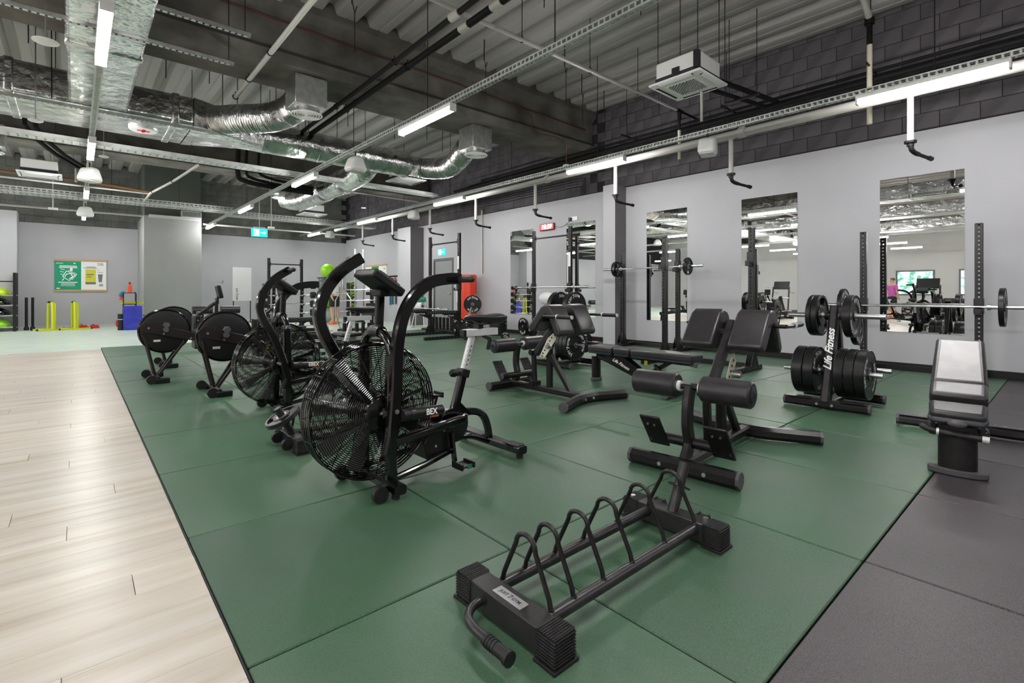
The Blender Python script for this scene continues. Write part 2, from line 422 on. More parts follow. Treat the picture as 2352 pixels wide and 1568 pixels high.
# right wall: painted lower part, dark painted blockwork above
wr = struct('wall_right', MB().bb(WX+.03, WX+.25, NY-.2, FY+.2, 0, 5.5), 'mortar')
struct('painted_panel', MB().bb(WX, WX+.031, NY, 11.00, 0, PZ).bb(WX, WX+.031, 12.12, FY, 0, PZ).bb(WX, WX+.031, 11.0, 12.12, 2.14, PZ), 'wall_paint', wr)
blk = mesh_of(MB().bb(0,.018,-.197,.197,-.0965,.0965), 'wall_block', 'block_paint', 0)
ncou = 9; CH = (DZ+.18-PZ-.02)/ncou
for k in range(ncou):
    for j in range(18):
        y = -1.75+.4*j+(.2 if k%2 else 0)
        o = obj('wall_block', blk, None, wr, bev=.004, seg=1); o.location = (WX+.014+random.uniform(-.001,.001), y, PZ+.02+CH*(k+.5)); o.scale = (1,1,CH/.2)
m = MB()
for k in range(ncou):
    for j in range(33): m.box((WX+.023, 5.45+.2+.4*j+(.2 if k%2 else 0), PZ+.02+CH*(k+.5)), (.018,.394,CH-.007))
    for j in range(15): m.box((WX+.023, -2.15-.4*j+(.2 if k%2 else 0), PZ+.02+CH*(k+.5)), (.018,.394,CH-.007))
tag(struct('wall_blocks', m, 'block_paint', wr), kind='stuff')
struct('baseboard_right', MB().bb(WX-.016,WX-.001,NY,4.67,0,.095).bb(WX-.016,WX-.001,5.0,11.0,0,.095), 'black_plastic', bev=.003)
# conduit along the top edge of the paint
m = MB().cyl((WX-.012,NY,PZ+.005),(WX-.012,FY-.01,PZ+.005),.011,n=8)
one('wall_conduit', m, 'grey_satin', 'thin dark conduit running along the top edge of the grey painted right wall', 'conduit')
m = MB()
for i,z in enumerate((3.36,3.42,3.48,3.54)): m.tube([(WX-.012,5.9-.04*i,3.28-.0),(WX-.012,5.9-.04*i,z+.12),(WX-.012,6.0,z+.14),(WX-.012,10.6,z+.14)], .009, 6)
one('conduit_bundle', m, 'grey_satin', 'bundle of four thin grey conduits on the blockwork left of the pilaster', 'conduit')
# pilasters
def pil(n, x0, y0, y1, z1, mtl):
    o = struct(n, MB().bb(x0, WX-.001, y0, y1, 0, z1), mtl, bev=.006); struct('darker_side', MB().bb(x0+.001, WX-.002, y0-.004, y0+.001, 0, z1-.002), 'pilaster_dark', o); return o  # near side carries a thin panel in a darker grey
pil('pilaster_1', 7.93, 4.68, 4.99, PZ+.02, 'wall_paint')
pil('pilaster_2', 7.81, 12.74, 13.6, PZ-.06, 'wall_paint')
# door in the right wall
d1 = struct('door_1', MB().bb(WX+.012,WX+.029,11.07,12.05,.01,2.07), 'door_grey', bev=.003)
struct('door_frame', MB().bb(WX-.02,WX+.029,11.0,11.07,0,2.14).bb(WX-.02,WX+.029,12.05,12.12,0,2.14).bb(WX-.02,WX+.029,11.07,12.05,2.07,2.14), 'door_frame', d1, bev=.003)
struct('door_handle', MB().cyl((WX+.012,11.17,1.05),(WX-.04,11.17,1.05),.011,n=10).cyl((WX-.04,11.16,1.05),(WX-.04,11.30,1.05),.010,n=10), 'steel', d1)
# far wall
wf = struct('wall_far', MB().bb(LX-.2, WX+.25, FY+.03, FY+.25, 0, 5.5), 'mortar')
struct('painted_panel', MB().bb(LX, WX, FY, FY+.031, 0, 3.16), 'wall_paint', wf)
m = MB()
for k in range(10):
    for j in range(26): m.box((-2.1+.4*j+(.2 if k%2 else 0), FY+.023, 3.17+.2*(k+.5)), (.394,.018,.194))
tag(struct('wall_blocks', m, 'block_paint_far', wf), kind='stuff')
struct('trim_1', MB().bb(LX, WX, FY-.012, FY-.0005, 0, .07), 'wall_paint_pale', bev=.002)
struct('pilaster_3', MB().bb(-5.2, -1.62, 18.35, FY, 0, 3.4), 'wall_paint', bev=.006)
co = struct('column_1', MB().bb(1.18, 2.68, 17.05, FY-.001, 0, 3.42), 'column_paint', bev=.01)
struct('column_upper', MB().bb(1.2, 2.66, 17.07, FY-.001, 3.42, 5.2), 'column_dark', co)
m = MB().bb(1.3,2.66,16.93,17.05,3.36,3.44)
for i in range(14): m.bb(2.15+.035*i, 2.15+.035*i+.012, 16.915,16.93,3.45,3.62)
m.bb(2.12,2.66,16.92,16.93,3.44,3.46).bb(2.12,2.66,16.92,16.93,3.62,3.64).bb(2.12,2.14,16.92,17.06,3.44,3.64).bb(2.64,2.66,16.92,17.06,3.44,3.64)
one('vent_grille', m, 'silver_paint', 'silver vent grille at the top of the grey column', 'vent')
# left and near walls (seen only in the mirrors)
wl = struct('wall_left', MB().bb(LX-.2, LX, NY, FY, 0, 5.5), 'wall_paint_pale')
struct('wall_near', MB().bb(LX-.2, WX+.25, NY-.2, NY, 0, 5.5), 'wall_paint_pale')
for i,y in enumerate((1.6, 4.2, 7.2)):
    wn = struct('window_%d'%(i+1), MB().bb(LX+.001,LX+.01,y-.75,y+.75,1.0,2.2), 'window_view')
    struct('window_frame', MB().bb(LX,LX+.05,y-.82,y-.75,.93,2.27).bb(LX,LX+.05,y+.75,y+.82,.93,2.27).bb(LX,LX+.05,y-.75,y+.75,.93,1.0).bb(LX,LX+.05,y-.75,y+.75,2.2,2.27), 'door_frame', wn)
struct('column_2', MB().bb(-5.6,-5.1,3.6,4.1,0,5.1), 'wall_paint_pale', bev=.01)

# ceiling: profiled deck, each rib a piece
ce = struct('ceiling', MB().bb(LX-.2, WX+.25, NY-.2, FY+.2, DZ+.14, DZ+.35), 'deck_metal')
def rib(y0, y1):
    prof = [(-.25,.14),(-.20,.135),(-.15,.01),(-.13,0),(-.02,0),(-.012,.010),(.012,.010),(.02,0),(.13,0),(.15,.01),(.20,.135),(.25,.14)]
    m = MB(); n = len(prof); vs = [V(x,y,z) for y in (y0,y1) for x,z in prof]+[V(-.25,y0,.15),V(.25,y0,.15),V(-.25,y1,.15),V(.25,y1,.15)]
    fs = [(i,i+1,n+i+1,n+i) for i in range(n-1)]
    m.add(vs, fs); return m
r1 = mesh_of(rib(NY, 5.62), 'deck_rib', 'deck_metal', 30); r2 = mesh_of(rib(6.15, 12.7), 'deck_rib', 'deck_metal', 30); r3 = mesh_of(rib(12.7, FY+.02), 'deck_rib', 'deck_metal', 30)
for i in range(24):
    for me in (r1, r2, r3):
        o = obj('deck_rib', me, None, ce); o.location = (8.10-.5*i, 0, DZ)
m = MB()
for i in range(24, 51):
    q = rib(NY, FY); m.add([v+V(8.10-.5*i,0,DZ) for v in q.v], q.f)
tag(obj('deck_ribs', m, 'deck_metal', ce, smooth=30), kind='stuff')
# concrete beams
def ibeam(n, yc, zb, w=.9):
    pr = [(-w/2,zb),(w/2,zb),(w/2,zb+.16),(w/2-.14,zb+.26),(w/2-.14,DZ-.2),(w/2-.02,DZ-.1),(w/2-.02,DZ+.145),(-w/2+.02,DZ+.145),(-w/2+.02,DZ-.1),(-w/2+.14,DZ-.2),(-w/2+.14,zb+.26),(-w/2,zb+.16)]
    struct(n, MB().prism(pr, (LX,yc,0), (0,1,0), (0,0,1), (WX-.001-LX,0,0)), 'concrete', bev=.012, smooth=0)
ibeam('concrete_beam_1', 5.88, 4.12); ibeam('concrete_beam_2', 12.7, 4.12, .8); ibeam('concrete_beam_3', -3.2, 4.12)
# mirrors
def mirror(y0, y1, label):
    t = thing('wall_mirror', label, 'mirror', (WX, (y0+y1)/2, 0.52), 0, 'frameless mirrors on the right wall')
    h = 2.16; w = (y1-y0)/2
    obj('mirror_glass', MB().add([(-.008,-w,0),(-.008,w,0),(-.008,w,h),(-.008,-w,h)],[(0,1,2,3)]), 'mirror', t, smooth=0)
    obj('backing', MB().bb(-.0075,-.0005,-w,w,0,h), 'mirror_edge', t)
mirror(-.60,.30,'tall frameless wall mirror behind the barbell nearest the right edge')
mirror(1.385,2.27,'tall frameless wall mirror behind the near back extension pads')
mirror(3.29,4.17,'tall frameless wall mirror right of the grey wall pilaster')
mirror(5.49,6.35,'tall frameless wall mirror right below the wall socket')
mirror(7.47,8.35,'tall frameless wall mirror left of the red clock')
# ================================================================== ceiling services
LZ = 3.2
def lamp(name, loc, label, group):
    t = thing(name, label, 'light', loc, 0, group)
    obj('housing', MB().bb(-.045,.045,0,1.24,.035,.075), 'fixture_white', t, bev=.004)
    m = MB(); pr = [(-.04,.034),(-.04,.0),(-.025,-.016),(.025,-.016),(.04,.0),(.04,.034)]
    m.prism(pr, (0,.02,0), (1,0,0), (0,0,1), (0,1.20,0)); obj('diffuser', m, 'tube_glow', t)
    obj('end_cap', MB().bb(-.043,.043,0,.02,-.018,.04), 'fixture_white', t); obj('end_cap', MB().bb(-.043,.043,1.22,1.24,-.018,.04), 'fixture_white', t)
    return t
ROWS = [('right', 6.25), ('middle', 2.93), ('left', -.19)]
ordn = ['nearest','second','third','fourth','farthest']
for rn, x in ROWS:
    for k in range(5):
        lamp('linear_light', (x, -1.16+4.38*k, LZ), '%s white linear LED tube in the %s lighting row' % (ordn[k].capitalize() if k else 'Nearest', rn), 'linear LED lights')
for xi,x in enumerate((6.25, 2.93, -.19, -3.4, -6.6, -9.8, -13.0)):
    for k in range(-1, 5):
        if k >= 0 and x > -1: continue
        lamp('linear_light', (x, -1.16+4.38*k, LZ), ('LED tube behind the camera in the %s row' % ROWS[xi][0]) if xi < 3 else '%s LED tube left of the photo in the %s unseen lighting row' % (('Nearest','second','third','fourth','fifth','farthest')[k+1], ('first','second','third','outermost')[xi-3]), 'linear LED lights')
# perforated lighting rails
def rail(x, label):
    t = thing('lighting_rail', label, 'cable tray', (x, 0, LZ+.078)); y0, y1 = -6.5, 18.6
    obj('channel', MB().bb(-.03,.03,y0,y1,.06,.063).bb(-.032,-.03,y0,y1,.048,.063).bb(.03,.032,y0,y1,.048,.063).bb(-.032,-.03,y0,y1,0,.014).bb(.03,.032,y0,y1,0,.014).bb(-.032,-.018,y0,y1,-.001,.001).bb(.018,.032,y0,y1,-.001,.001), 'tray_metal', t)
    m = MB(); y = y0
    while y < y1:
        for s in (-.031,.031): m.box((s,y,.031),(.002,.018,.036))
        m.box((0,y+.03,0),(.04,.02,.002)); y += .06
    tag(obj('perforated_web', m, 'tray_metal', t), kind='stuff'); return t
rail(6.25,'perforated steel rail carrying the right row of lights'); rail(2.93,'perforated steel rail carrying the middle row of lights'); rail(-.19,'perforated steel rail carrying the left row of lights')
# transverse cable trays
def ctray(y, z, x0, x1, w, h, label, pitch=.1):
    t = thing('cable_tray', label, 'cable tray', (0,y,z))
    for s in (-1,1):
        m = MB().bb(x0,x1,min(s*w/2,s*(w/2-.02)),max(s*w/2,s*(w/2-.02)),h,h+.003); a, b = min(s*w/2,s*(w/2-.003)), max(s*w/2,s*(w/2-.003))
        if w < .3: m.bb(x0,x1,a,b,0,h)
        else: m.bb(x0,x1,a,b,0,h*.24).bb(x0,x1,a,b,h*.45,h*.60).bb(x0,x1,a,b,h*.80,h)
        obj('side_rail', m, 'tray_metal', t)
    m = MB(); x = x0; nb = 2 if w < .3 else 3
    while x < x1-.01:
        m.bb(x,x+pitch*.74,-w/2,w/2,-.002,.001)
        if w > .3:
            for z in (h*.36,h*.70):
                for s in (-1,1): m.bb(x+pitch*.2,x+pitch*.5,s*w/2-.0025,s*w/2+.0025,z-.018,z+.018)
        x += pitch
    for q in range(nb+1): yy = -w/2+w*q/nb; m.bb(x0,x1,yy-.022,yy+.022,-.0025,.0005)
    tag(obj('perforated_base', m, 'tray_metal', t), kind='stuff')
    return t
ctray(8.85,3.42,-5.5,3.1,.2,.07,'slotted steel cable tray crossing in front of the left duct')
ctray(8.85,3.42,3.3,6.3,.2,.07,'slotted steel cable tray crossing behind the round duct')
ctray(14.4,3.34,-5.5,3.0,.42,.13,'wide perforated cable tray crossing the room before the column')
ctray(15.0,3.34,3.05,7.6,.42,.13,'wide perforated cable tray crossing above the whiteboard')
for x0,x1,y,z,lab in ((-1.7,.95,3.9,3.62,'slotted steel channel under the square duct, nearer one'),(-1.6,.95,4.6,3.58,'slotted steel channel under the square duct, farther one'),(.5,1.05,3.2,3.72,'short slotted steel channel at the top edge right of the square duct'),(-2.0,1.4,7.30,3.54,'slotted steel channel strapped under the wide flat duct')):
    m = MB().bb(x0,x1,y-.02,y-.017,z,z+.04).bb(x0,x1,y+.017,y+.02,z,z+.04).bb(x0,x1,y-.02,y+.02,z+.038,z+.04)
    x = x0
    while x < x1-.03: m.bb(x,x+.035,y-.02,y+.02,z-.001,z+.001); x += .055
    one('strut_channel', m, 'galvanised', lab, 'channel')
# ducts
DB = 3.60
t = thing('square_duct', 'foil wrapped rectangular duct running towards the camera at upper left', 'duct', (0,0,DB))
obj('duct_body', MB().bb(-.44,.18,-5.0,7.24,.0,.40), 'foil', t, bev=.03, seg=3)
for y in (-1.2,1.4,3.55,5.2): obj('foil_tape', MB().bb(-.452,.192,y-.05,y+.05,-.012,.412), 'foil_flex', t, bev=.02)
t = thing('flat_duct', 'wide flat foil wrapped duct crossing the room at upper left', 'duct', (0,0,DB))
obj('duct_body', MB().bb(-16.0,1.0,7.25,8.55,0,.42), 'foil', t, bev=.05, seg=3)
m = MB(); A = [(1.0,y,z) for y,z in ((7.25,0),(7.25,.42),(8.55,.42),(8.55,0))]
n = 24; ring0 = []; ring1 = []
for k in range(n):
    a = 2*PI*k/n; cx, cz = math.cos(a), math.sin(a); q = max(abs(cx),abs(cz))
    ring0.append(V(.98, 7.9+.65*cx/q, .21+.21*cz/q)); ring1.append(V(2.1, 8.0+.268*cx, .23+.268*cz))
m.add(ring0+ring1, [(i,(i+1)%n,n+(i+1)%n,n+i) for i in range(n)]); obj('taper', m, 'foil', t)
for x in (-3.2,-1.0,.75): obj('foil_tape', MB().bb(x-.05,x+.05,7.235,8.565,-.012,.43), 'foil_flex', t, bev=.02)
obj('access_cover', MB().lathe([(.0,-.035),(.17,-.035),(.185,-.02),(.19,.02)], (.42,7.95,0), (0,0,1), 32), 'silver_paint', t)
obj('cover_mark', MB().bb(.40,.44,7.86,8.04,-.04,-.034).bb(.34,.50,7.92,7.98,-.04,-.034), 'red', t)
t = thing('round_duct', 'round foil wrapped duct crossing below the concrete beam', 'duct', (0,0,3.83))
obj('duct_body', MB().cyl((2.1,8.0,0),(5.0,8.0,0),.268,n=36), 'foil', t)
for x in (2.15,3.1,4.1,4.95): obj('foil_tape', MB().cyl((x-.03,8.0,0),(x+.03,8.0,0),.275,n=36), 'foil_flex', t)
obj('test_port', MB().cyl((4.6,7.75,.05),(4.6,7.70,.04),.03,n=14), 'black_plastic', t)
t = thing('branch_duct', 'pale foil duct dropping below the round duct towards the back', 'duct', (0,0,3.52))
m = MB(); m.tube(smooth_path([(4.15,8.1,.2),(4.15,8.6,.06),(4.15,10.4,.02)],5), .255, 30); m.tube(smooth_path([(4.15,10.4,.02),(4.13,11.6,0),(4.02,12.2,.02),(3.85,12.45,.1)],5), .275, 30)
obj('duct_body', m, 'foil', t); 
for y in (9.2,10.4,11.4): obj('foil_tape', MB().cyl((4.15,y-.04,.03),(4.15,y+.04,.03),.282,n=30), 'foil_flex', t)
def flex(pts, r, label):
    P = smooth_path(pts, 30); m = MB(); rad = [r*(1+(.02 if i%2 else -.02)+random.uniform(-.012,.012)) for i in range(len(P))]
    m.tube(P, r, 28, radii=rad); return one('flexible_duct', m, 'foil_flex', label, 'duct', smooth=25)
flex([(1.25,7.5,3.80),(1.5,6.98,3.74),(1.85,6.55,3.73),(2.05,6.25,3.80),(2.12,5.96,3.90)],.212,'crinkled foil flexible duct rising to the left diffuser box')
flex([(4.98,8.0,3.83),(5.35,7.85,3.78),(5.55,7.3,3.72),(5.45,6.75,3.75),(5.3,6.2,3.86),(5.25,6.02,3.90)],.212,'crinkled foil flexible duct rising to the right diffuser box')
def plenum(x, y, label):
    t = thing('diffuser_box', label, 'air diffuser', (x,y,3.70))
    obj('plenum', MB().bb(-.22,.22,0,.44,0,.40), 'galvanised', t, bev=.005)
    obj('collar', MB().lathe([(.175,0),(.175,-.07)], (0,.2,0), n=36, cap=False), 'galvanised', t)
    m = MB()
    for i in range(6): m.lathe([(.215-.035*i,-.085-.0),(.20-.035*i,-.10),(.19-.035*i,-.085)], (0,.2,0), n=36, cap=False)
    obj('ring_grille', m, 'fixture_white', t); obj('throat', MB().lathe([(.0,-.075),(.17,-.075)], (0,.2,0), n=36), 'black_plastic', t)
    return t
plenum(2.12,5.52,'galvanised box with round ring diffuser, left one below the beam'); plenum(5.20,5.58,'galvanised box with round ring diffuser, right one below the beam')
plenum(3.78,12.4,'far galvanised box with round diffuser at the end of the pale duct'); plenum(-1.55,11.2,'far galvanised box with round diffuser at the left edge')
flex([(-3.2,9.6,3.95),(-2.6,10.6,3.9),(-2.2,11.2,3.9),(-1.76,11.4,3.9)],.19,'foil flexible duct end at the left edge of the photo')
# air conditioning cassettes
def cassette(x, y, z, label, full=True):
    t = thing('ceiling_cassette', label, 'air conditioner', (x,y,z))
    obj('casing', MB().bb(-.29,.29,-.29,.29,.06,.30), 'white_plastic', t, bev=.02, seg=3)
    obj('seal_band', MB().bb(-.295,.295,-.295,.295,.025,.10), 'shell_navy', t)
    obj('fascia', MB().bb(-.36,.36,-.36,.36,0,.03), 'white_plastic', t, bev=.012, seg=3)
    m = MB()
    for a in (-1,1): m.bb(-.24,.24,a*.31-.022,a*.31+.022,-.003,.002).bb(a*.31-.022,a*.31+.022,-.24,.24,-.003,.002)
    obj('air_slot', m, 'black_plastic', t)
    m = MB()
    for a in (-1,1): m.box((0,a*.325,-.008),(.46,.05,.006),(R(18*a),0,0)); m.box((a*.325,0,-.008),(.05,.46,.006),(0,R(-18*a),0))
    obj('louvre', m, 'white_plastic', t, bev=.002)
    obj('grille_panel', MB().bb(-.2,.2,-.2,.2,-.006,.002), 'white_plastic', t, bev=.003)
    if full:
        m = MB()
        for i in range(16):
            for j in range(16):
                if (i+j)%2 == 0: m.box((-.17+.0227*i,-.17+.0227*j,-.007),(.021,.021,.003))
        tag(obj('grille_holes', m, 'screen_grey', t), kind='stuff')
        for a in (-1,1): obj('bracket', MB().bb(a*.29-.02,a*.29+.02,-.05,.05,.05,.16), 'grey_satin', t)
        obj('bracket', MB().bb(-.34,-.27,-.32,-.26,.06,.27), 'grey_satin', t)
    return t
cassette(5.62,1.78,3.75,'white ceiling air conditioning cassette hanging near the right wall'); cassette(5.55,9.0,3.72,'far white ceiling cassette beside the flexible duct', False); cassette(5.2,14.3,3.5,'farthest flat white ceiling cassette before the far wall', False)
cassette(-.95,13.4,3.62,'white ceiling unit above the wide tray at far left', False)
# pipes
def pipe(name, pts, r, m, label, cat='pipe', n=12, clamps=None, cm='black_plastic'):
    t = thing(name, label, cat, (0,0,0)); obj('pipe_run', MB().tube(pts, r, n), m, t)
    for p, ax in clamps or []: obj('clamp', MB().ring(p, ax, r+.006, .007, 18, 6).cyl(Vector(p)+V(0,0,r+.005),Vector(p)+V(0,0,r+.045),.008,n=8), cm, t)
    return t
pipe('sprinkler_pipe', [(2.3,3.15,4.32),(6.55,3.15,4.32)], .026, 'white_pipe', 'white sprinkler pipe under the deck, upper of the two crossing', clamps=[((3.95,3.15,4.32),(1,0,0)),((5.3,3.15,4.32),(1,0,0)),((6.5,3.15,4.32),(1,0,0))])
pipe('sprinkler_pipe', [(3.4,3.02,4.24),(7.62,3.02,4.24)], .022, 'white_pipe', 'white sprinkler pipe under the deck, lower of the two crossing', clamps=[((4.3,3.02,4.24),(1,0,0))])
pipe('sprinkler_pipe', [(1.40,2.4,3.98),(1.42,6.75,3.98)], .030, 'white_pipe', 'slanting white pipe passing below the concrete beam at left', clamps=[((1.41,4.9,3.98),(0,1,0)),((1.41,5.9,3.98),(0,1,0)),((1.42,6.7,3.98),(0,1,0))])
pipe('sprinkler_pipe', [(1.35,9.3,3.45),(1.2,11.2,3.45),(.95,12.8,3.4),(.95,14.1,3.4)], .026, 'white_pipe', 'white pipe curving down before the dark column top', clamps=[((1.2,11.2,3.45),(0,1,0)),((.98,12.6,3.41),(0,1,0))])
pipe('sprinkler_pipe', [(-3,13.2,3.5),(.95,13.2,3.45)], .02, 'white_pipe', 'thin white pipe left of the dark column top')
pipe('sprinkler_pipe', [(-5,16.4,3.3),(1.1,16.4,3.3)], .03, 'white_pipe', 'white pipe crossing above the wall poster')
pipe('sprinkler_pipe', [(2.75,17.2,3.3),(7.9,17.2,3.3)], .03, 'white_pipe', 'white pipe crossing above the exit sign')
pipe('sprinkler_pipe', [(2.8,12.2,4.0),(7.8,12.2,3.95)], .03, 'white_pipe', 'white pipe along the far beam')
pipe('black_pipe', [(2.62,1.0,4.02),(2.72,5.0,4.02),(2.76,8.1,4.02)], .032, 'black_insul', 'black insulated pipe crossing below the beam, left of the pair', clamps=[((2.7,4.2,4.02),(0,1,0)),((2.74,6.2,4.02),(0,1,0))])
pipe('black_pipe', [(2.86,1.0,4.02),(2.90,5.0,4.02),(2.92,8.1,4.02)], .042, 'black_insul', 'black insulated pipe crossing below the beam, right of the pair', clamps=[((2.89,4.2,4.02),(0,1,0)),((2.91,6.2,4.02),(0,1,0))])
for i,(x,y) in enumerate(((2.665,2.80),(2.875,2.92),(2.868,2.35))): one('pipe_sleeve', MB().cyl((x,y-.08,4.02),(x,y+.08,4.02),.047,n=14), 'white_pipe', ('short white sleeve on the black pipes, left one','short white sleeve on the black pipes, middle one','short white sleeve on the black pipes, right one')[i], 'pipe sleeve')
# far black pipes
pipe('black_pipe', smooth_path([(2.2,10.0,4.3),(2.2,10.1,3.6),(2.35,10.15,3.45),(3.0,10.3,3.42),(3.86,10.4,3.42)],5), .05, 'black_insul', 'thick black pipe bending down behind the foil duct, outermost')
pipe('black_pipe', smooth_path([(2.36,10.0,4.3),(2.36,10.1,3.66),(2.5,10.15,3.53),(3.0,10.3,3.50),(3.86,10.4,3.50)],5), .03, 'black_insul', 'black pipe bending down behind the foil duct, inner')
pipe('black_pipe', smooth_path([(2.6,10.0,4.3),(2.6,10.1,3.75),(2.75,10.15,3.6),(3.4,10.3,3.56),(3.86,10.4,3.56)],5), .03, 'black_insul', 'black pipe bending down behind the foil duct, innermost')
for i,x in enumerate((-.99,-.86)):
    pipe('black_pipe', [(x,9.6,4.5),(x,9.7,3.8),(x+.06,9.9,3.7),(x+.35,10.9,3.62),(x+.8,12.0,3.55)], .035, 'black_insul', 'black riser pipe at far left, %s of the pair' % ('left','right')[i])
# the big white main near the right wall with its drops
t = thing('sprinkler_main', 'thick white sprinkler main running beside the right lighting row', 'pipe', (6.84,0,3.372))
obj('pipe_run', MB().cyl((0,-6.5,0),(0,16.5,0),.058,n=20), 'white_pipe', t)
for y in (1.62,5.55,9.6): obj('coupling', MB().cyl((0,y-.05,0),(0,y+.05,0),.072,n=20).box((0,y,.07),(.03,.08,.03)), 'white_pipe', t, bev=.004)
for i,y in enumerate((-.30,1.78,3.85,5.9,7.95,10.0,12.1,14.2)):
    s = thing('sprinkler_drop', '%s sprinkler drop from the white main counted from the right edge' % ('First','Second','Third','Fourth','Fifth','Sixth','Seventh','Eighth')[i], 'sprinkler', (6.84,y,3.372), 0, 'sprinkler drops')
    obj('drop_pipe', MB().cyl((0,0,-.05),(0,0,-.57),.032,n=14), 'white_pipe', s)
    obj('flange', MB().cyl((0,0,-.56),(0,0,-.585),.06,n=18).cyl((0,0,-.585),(0,0,-.62),.035,n=14), 'black_plastic', s)
    obj('elbow', MB().tube(smooth_path([(0,0,-.60),(.01,-.01,-.66),(.06,-.03,-.69),(.12,-.05,-.70)],5), .026, 10), 'black_plastic', s)
    obj('nozzle_arm', MB().cyl((.10,-.045,-.70),(.34,-.13,-.73),.02,n=10).cyl((.30,-.12,-.725),(.35,-.135,-.732),.027,n=10), 'black_plastic', s)
# black pipe pack high on the right wall
for i,(x,z,r) in enumerate(((7.82,4.10,.022),(7.86,4.03,.03),(7.78,3.97,.035),(7.9,3.92,.02))):
    pipe('black_pipe', [(x,-6,z),(x,9.0+i*.6,z-.02)], r, 'black_insul', 'black pipe high along the right wall, %s of four' % ('topmost','second','third','lowest')[i])
for i,y in enumerate((.30,2.3,4.3)):
    pipe('bracket_rail', [(7.60,y,4.15),(8.28,y,4.15)], .014, 'black_satin', 'steel bracket carrying the wall pipes, %s from the right' % ('first','second','third')[i], 'bracket')
t = thing('riser_pipe', 'black and cream riser with valve above the wall pipes at right', 'pipe', (7.75,.3,0)); obj('valve', MB().cyl((0,0,4.72),(0,0,4.80),.06,n=16).cyl((0,0,4.44),(0,0,4.72),.035,n=14).bb(-.07,.07,-.02,.02,4.66,4.70), 'black_plastic', t); obj('lower_pipe', MB().cyl((0,0,3.36),(0,0,4.44),.033,n=14), 'cream', t); obj('supply_pipe', MB().cyl((-.02,0,4.80),(-.55,-.02,5.0),.04,n=14), 'white_pipe', t)
t = thing('riser_pipe', 'black and cream riser left of the ceiling cassette', 'pipe', (7.55,3.02,0)); obj('valve', MB().cyl((0,0,4.08),(0,0,4.24),.035,n=14).cyl((-.09,0,4.24),(.09,0,4.24),.035,n=14).cyl((.08,0,4.24),(.76,0,4.24),.02,n=10).cyl((0,0,3.86),(0,0,4.08),.022,n=12), 'black_plastic', t); obj('lower_pipe', MB().cyl((0,0,3.4),(0,0,3.9),.026,n=12), 'cream', t)
t = thing('cassette_pipes', 'pair of black pipes running from the ceiling cassette to the wall', 'pipe', (0,0,0)); obj('pipe_run', MB().cyl((5.9,1.7,3.95),(7.8,1.5,4.02),.035,n=12), 'black_insul', t); obj('pipe_run', MB().cyl((5.9,1.85,3.88),(7.8,1.65,3.98),.03,n=12), 'black_insul', t); obj('bracket', MB().bb(6.9,6.94,1.4,1.9,3.88,3.91), 'black_satin', t)
pipe('condensate_pipe', [(5.92,1.75,3.80),(5.92,1.75,3.36)], .018, 'white_pipe', 'thin white pipe dropping beside the ceiling cassette')
pipe('wall_pipe', [(WX-.03,9.55,1.6),(WX-.03,9.55,3.4)], .025, 'white_pipe', 'thin white pipe rising on the wall above the red punch bag', clamps=[((WX-.03,9.55,2.2),(0,0,1)),((WX-.03,9.55,2.9),(0,0,1))], cm='white_pipe')
pipe('ceiling_pipe', smooth_path([(4.6,1.2,4.75),(5.6,1.0,4.7),(6.1,1.0,4.78)],4), .045, 'white_pipe', 'thick white pipe cut off at the top above the cassette')
pipe('beam_conduit', [(-3,5.53,4.82),(8.0,5.53,4.62)], .012, 'red_pipe', 'red brown conduit fixed along the concrete beam')
pipe('beam_cable', smooth_path([(6.0,5.5,4.66),(6.3,5.45,4.5),(6.35,5.42,4.2),(6.9,5.42,4.22),(7.2,5.40,4.1),(7.25,5.4,3.72)],6), .008, 'red_pipe', 'looping red brown cable hanging off the concrete beam')
pipe('far_cable', smooth_path([(-4,13.9,3.75),(-.5,13.9,3.7),(1.1,13.9,3.6)],4), .03, 'orange_pipe', 'orange brown pipe behind the wide tray at far left')
pipe('white_loop', [(-.36,11.9,3.32),(-.36,11.9,3.62),(-.24,11.9,3.62),(-.24,11.9,3.46),(.0,11.9,3.46)], .02, 'white_pipe', 'white stepped pipe loop left of the hanging speaker')
# speakers
def speaker(x, y, z, rz, label, s=1.22):
    t = thing('ceiling_speaker', label, 'speaker', (x,y,z), rz)
    m = MB(); pts = []
    prof = [(-.13,0),(.13,0),(.115,.06),(.06,.19),(-.06,.19),(-.115,.06)]
    m.prism([(a*s,b*s) for a,b in prof], (0,-.10*s,0), (1,0,0), (0,0,1), (0,.20*s,0)); obj('cabinet', m, 'white_plastic', t, bev=.045*s, seg=5, smooth=60)
    obj('grille', MB().bb(-.10*s,.10*s,-.08*s,.08*s,-.006,.002), 'paper', t, bev=.004)
    obj('mount', MB().cyl((0,0,.18*s),(0,0,.26*s),.012,n=8), 'black_plastic', t); return t
speaker(6.28,1.85,3.0,R(20),'white loudspeaker under the right rail below the cassette'); speaker(2.95,5.95,2.98,R(10),'white loudspeaker under the middle rail in front of the round duct')
speaker(6.28,9.9,3.0,R(25),'white loudspeaker under the right rail beside the far pilaster'); speaker(6.28,15.6,2.98,R(30),'farthest white loudspeaker under the right rail')
speaker(-.19,9.3,2.92,R(45),'white loudspeaker under the left rail between the lights'); speaker(-.19,14.3,2.92,R(45),'farthest white loudspeaker under the left rail')
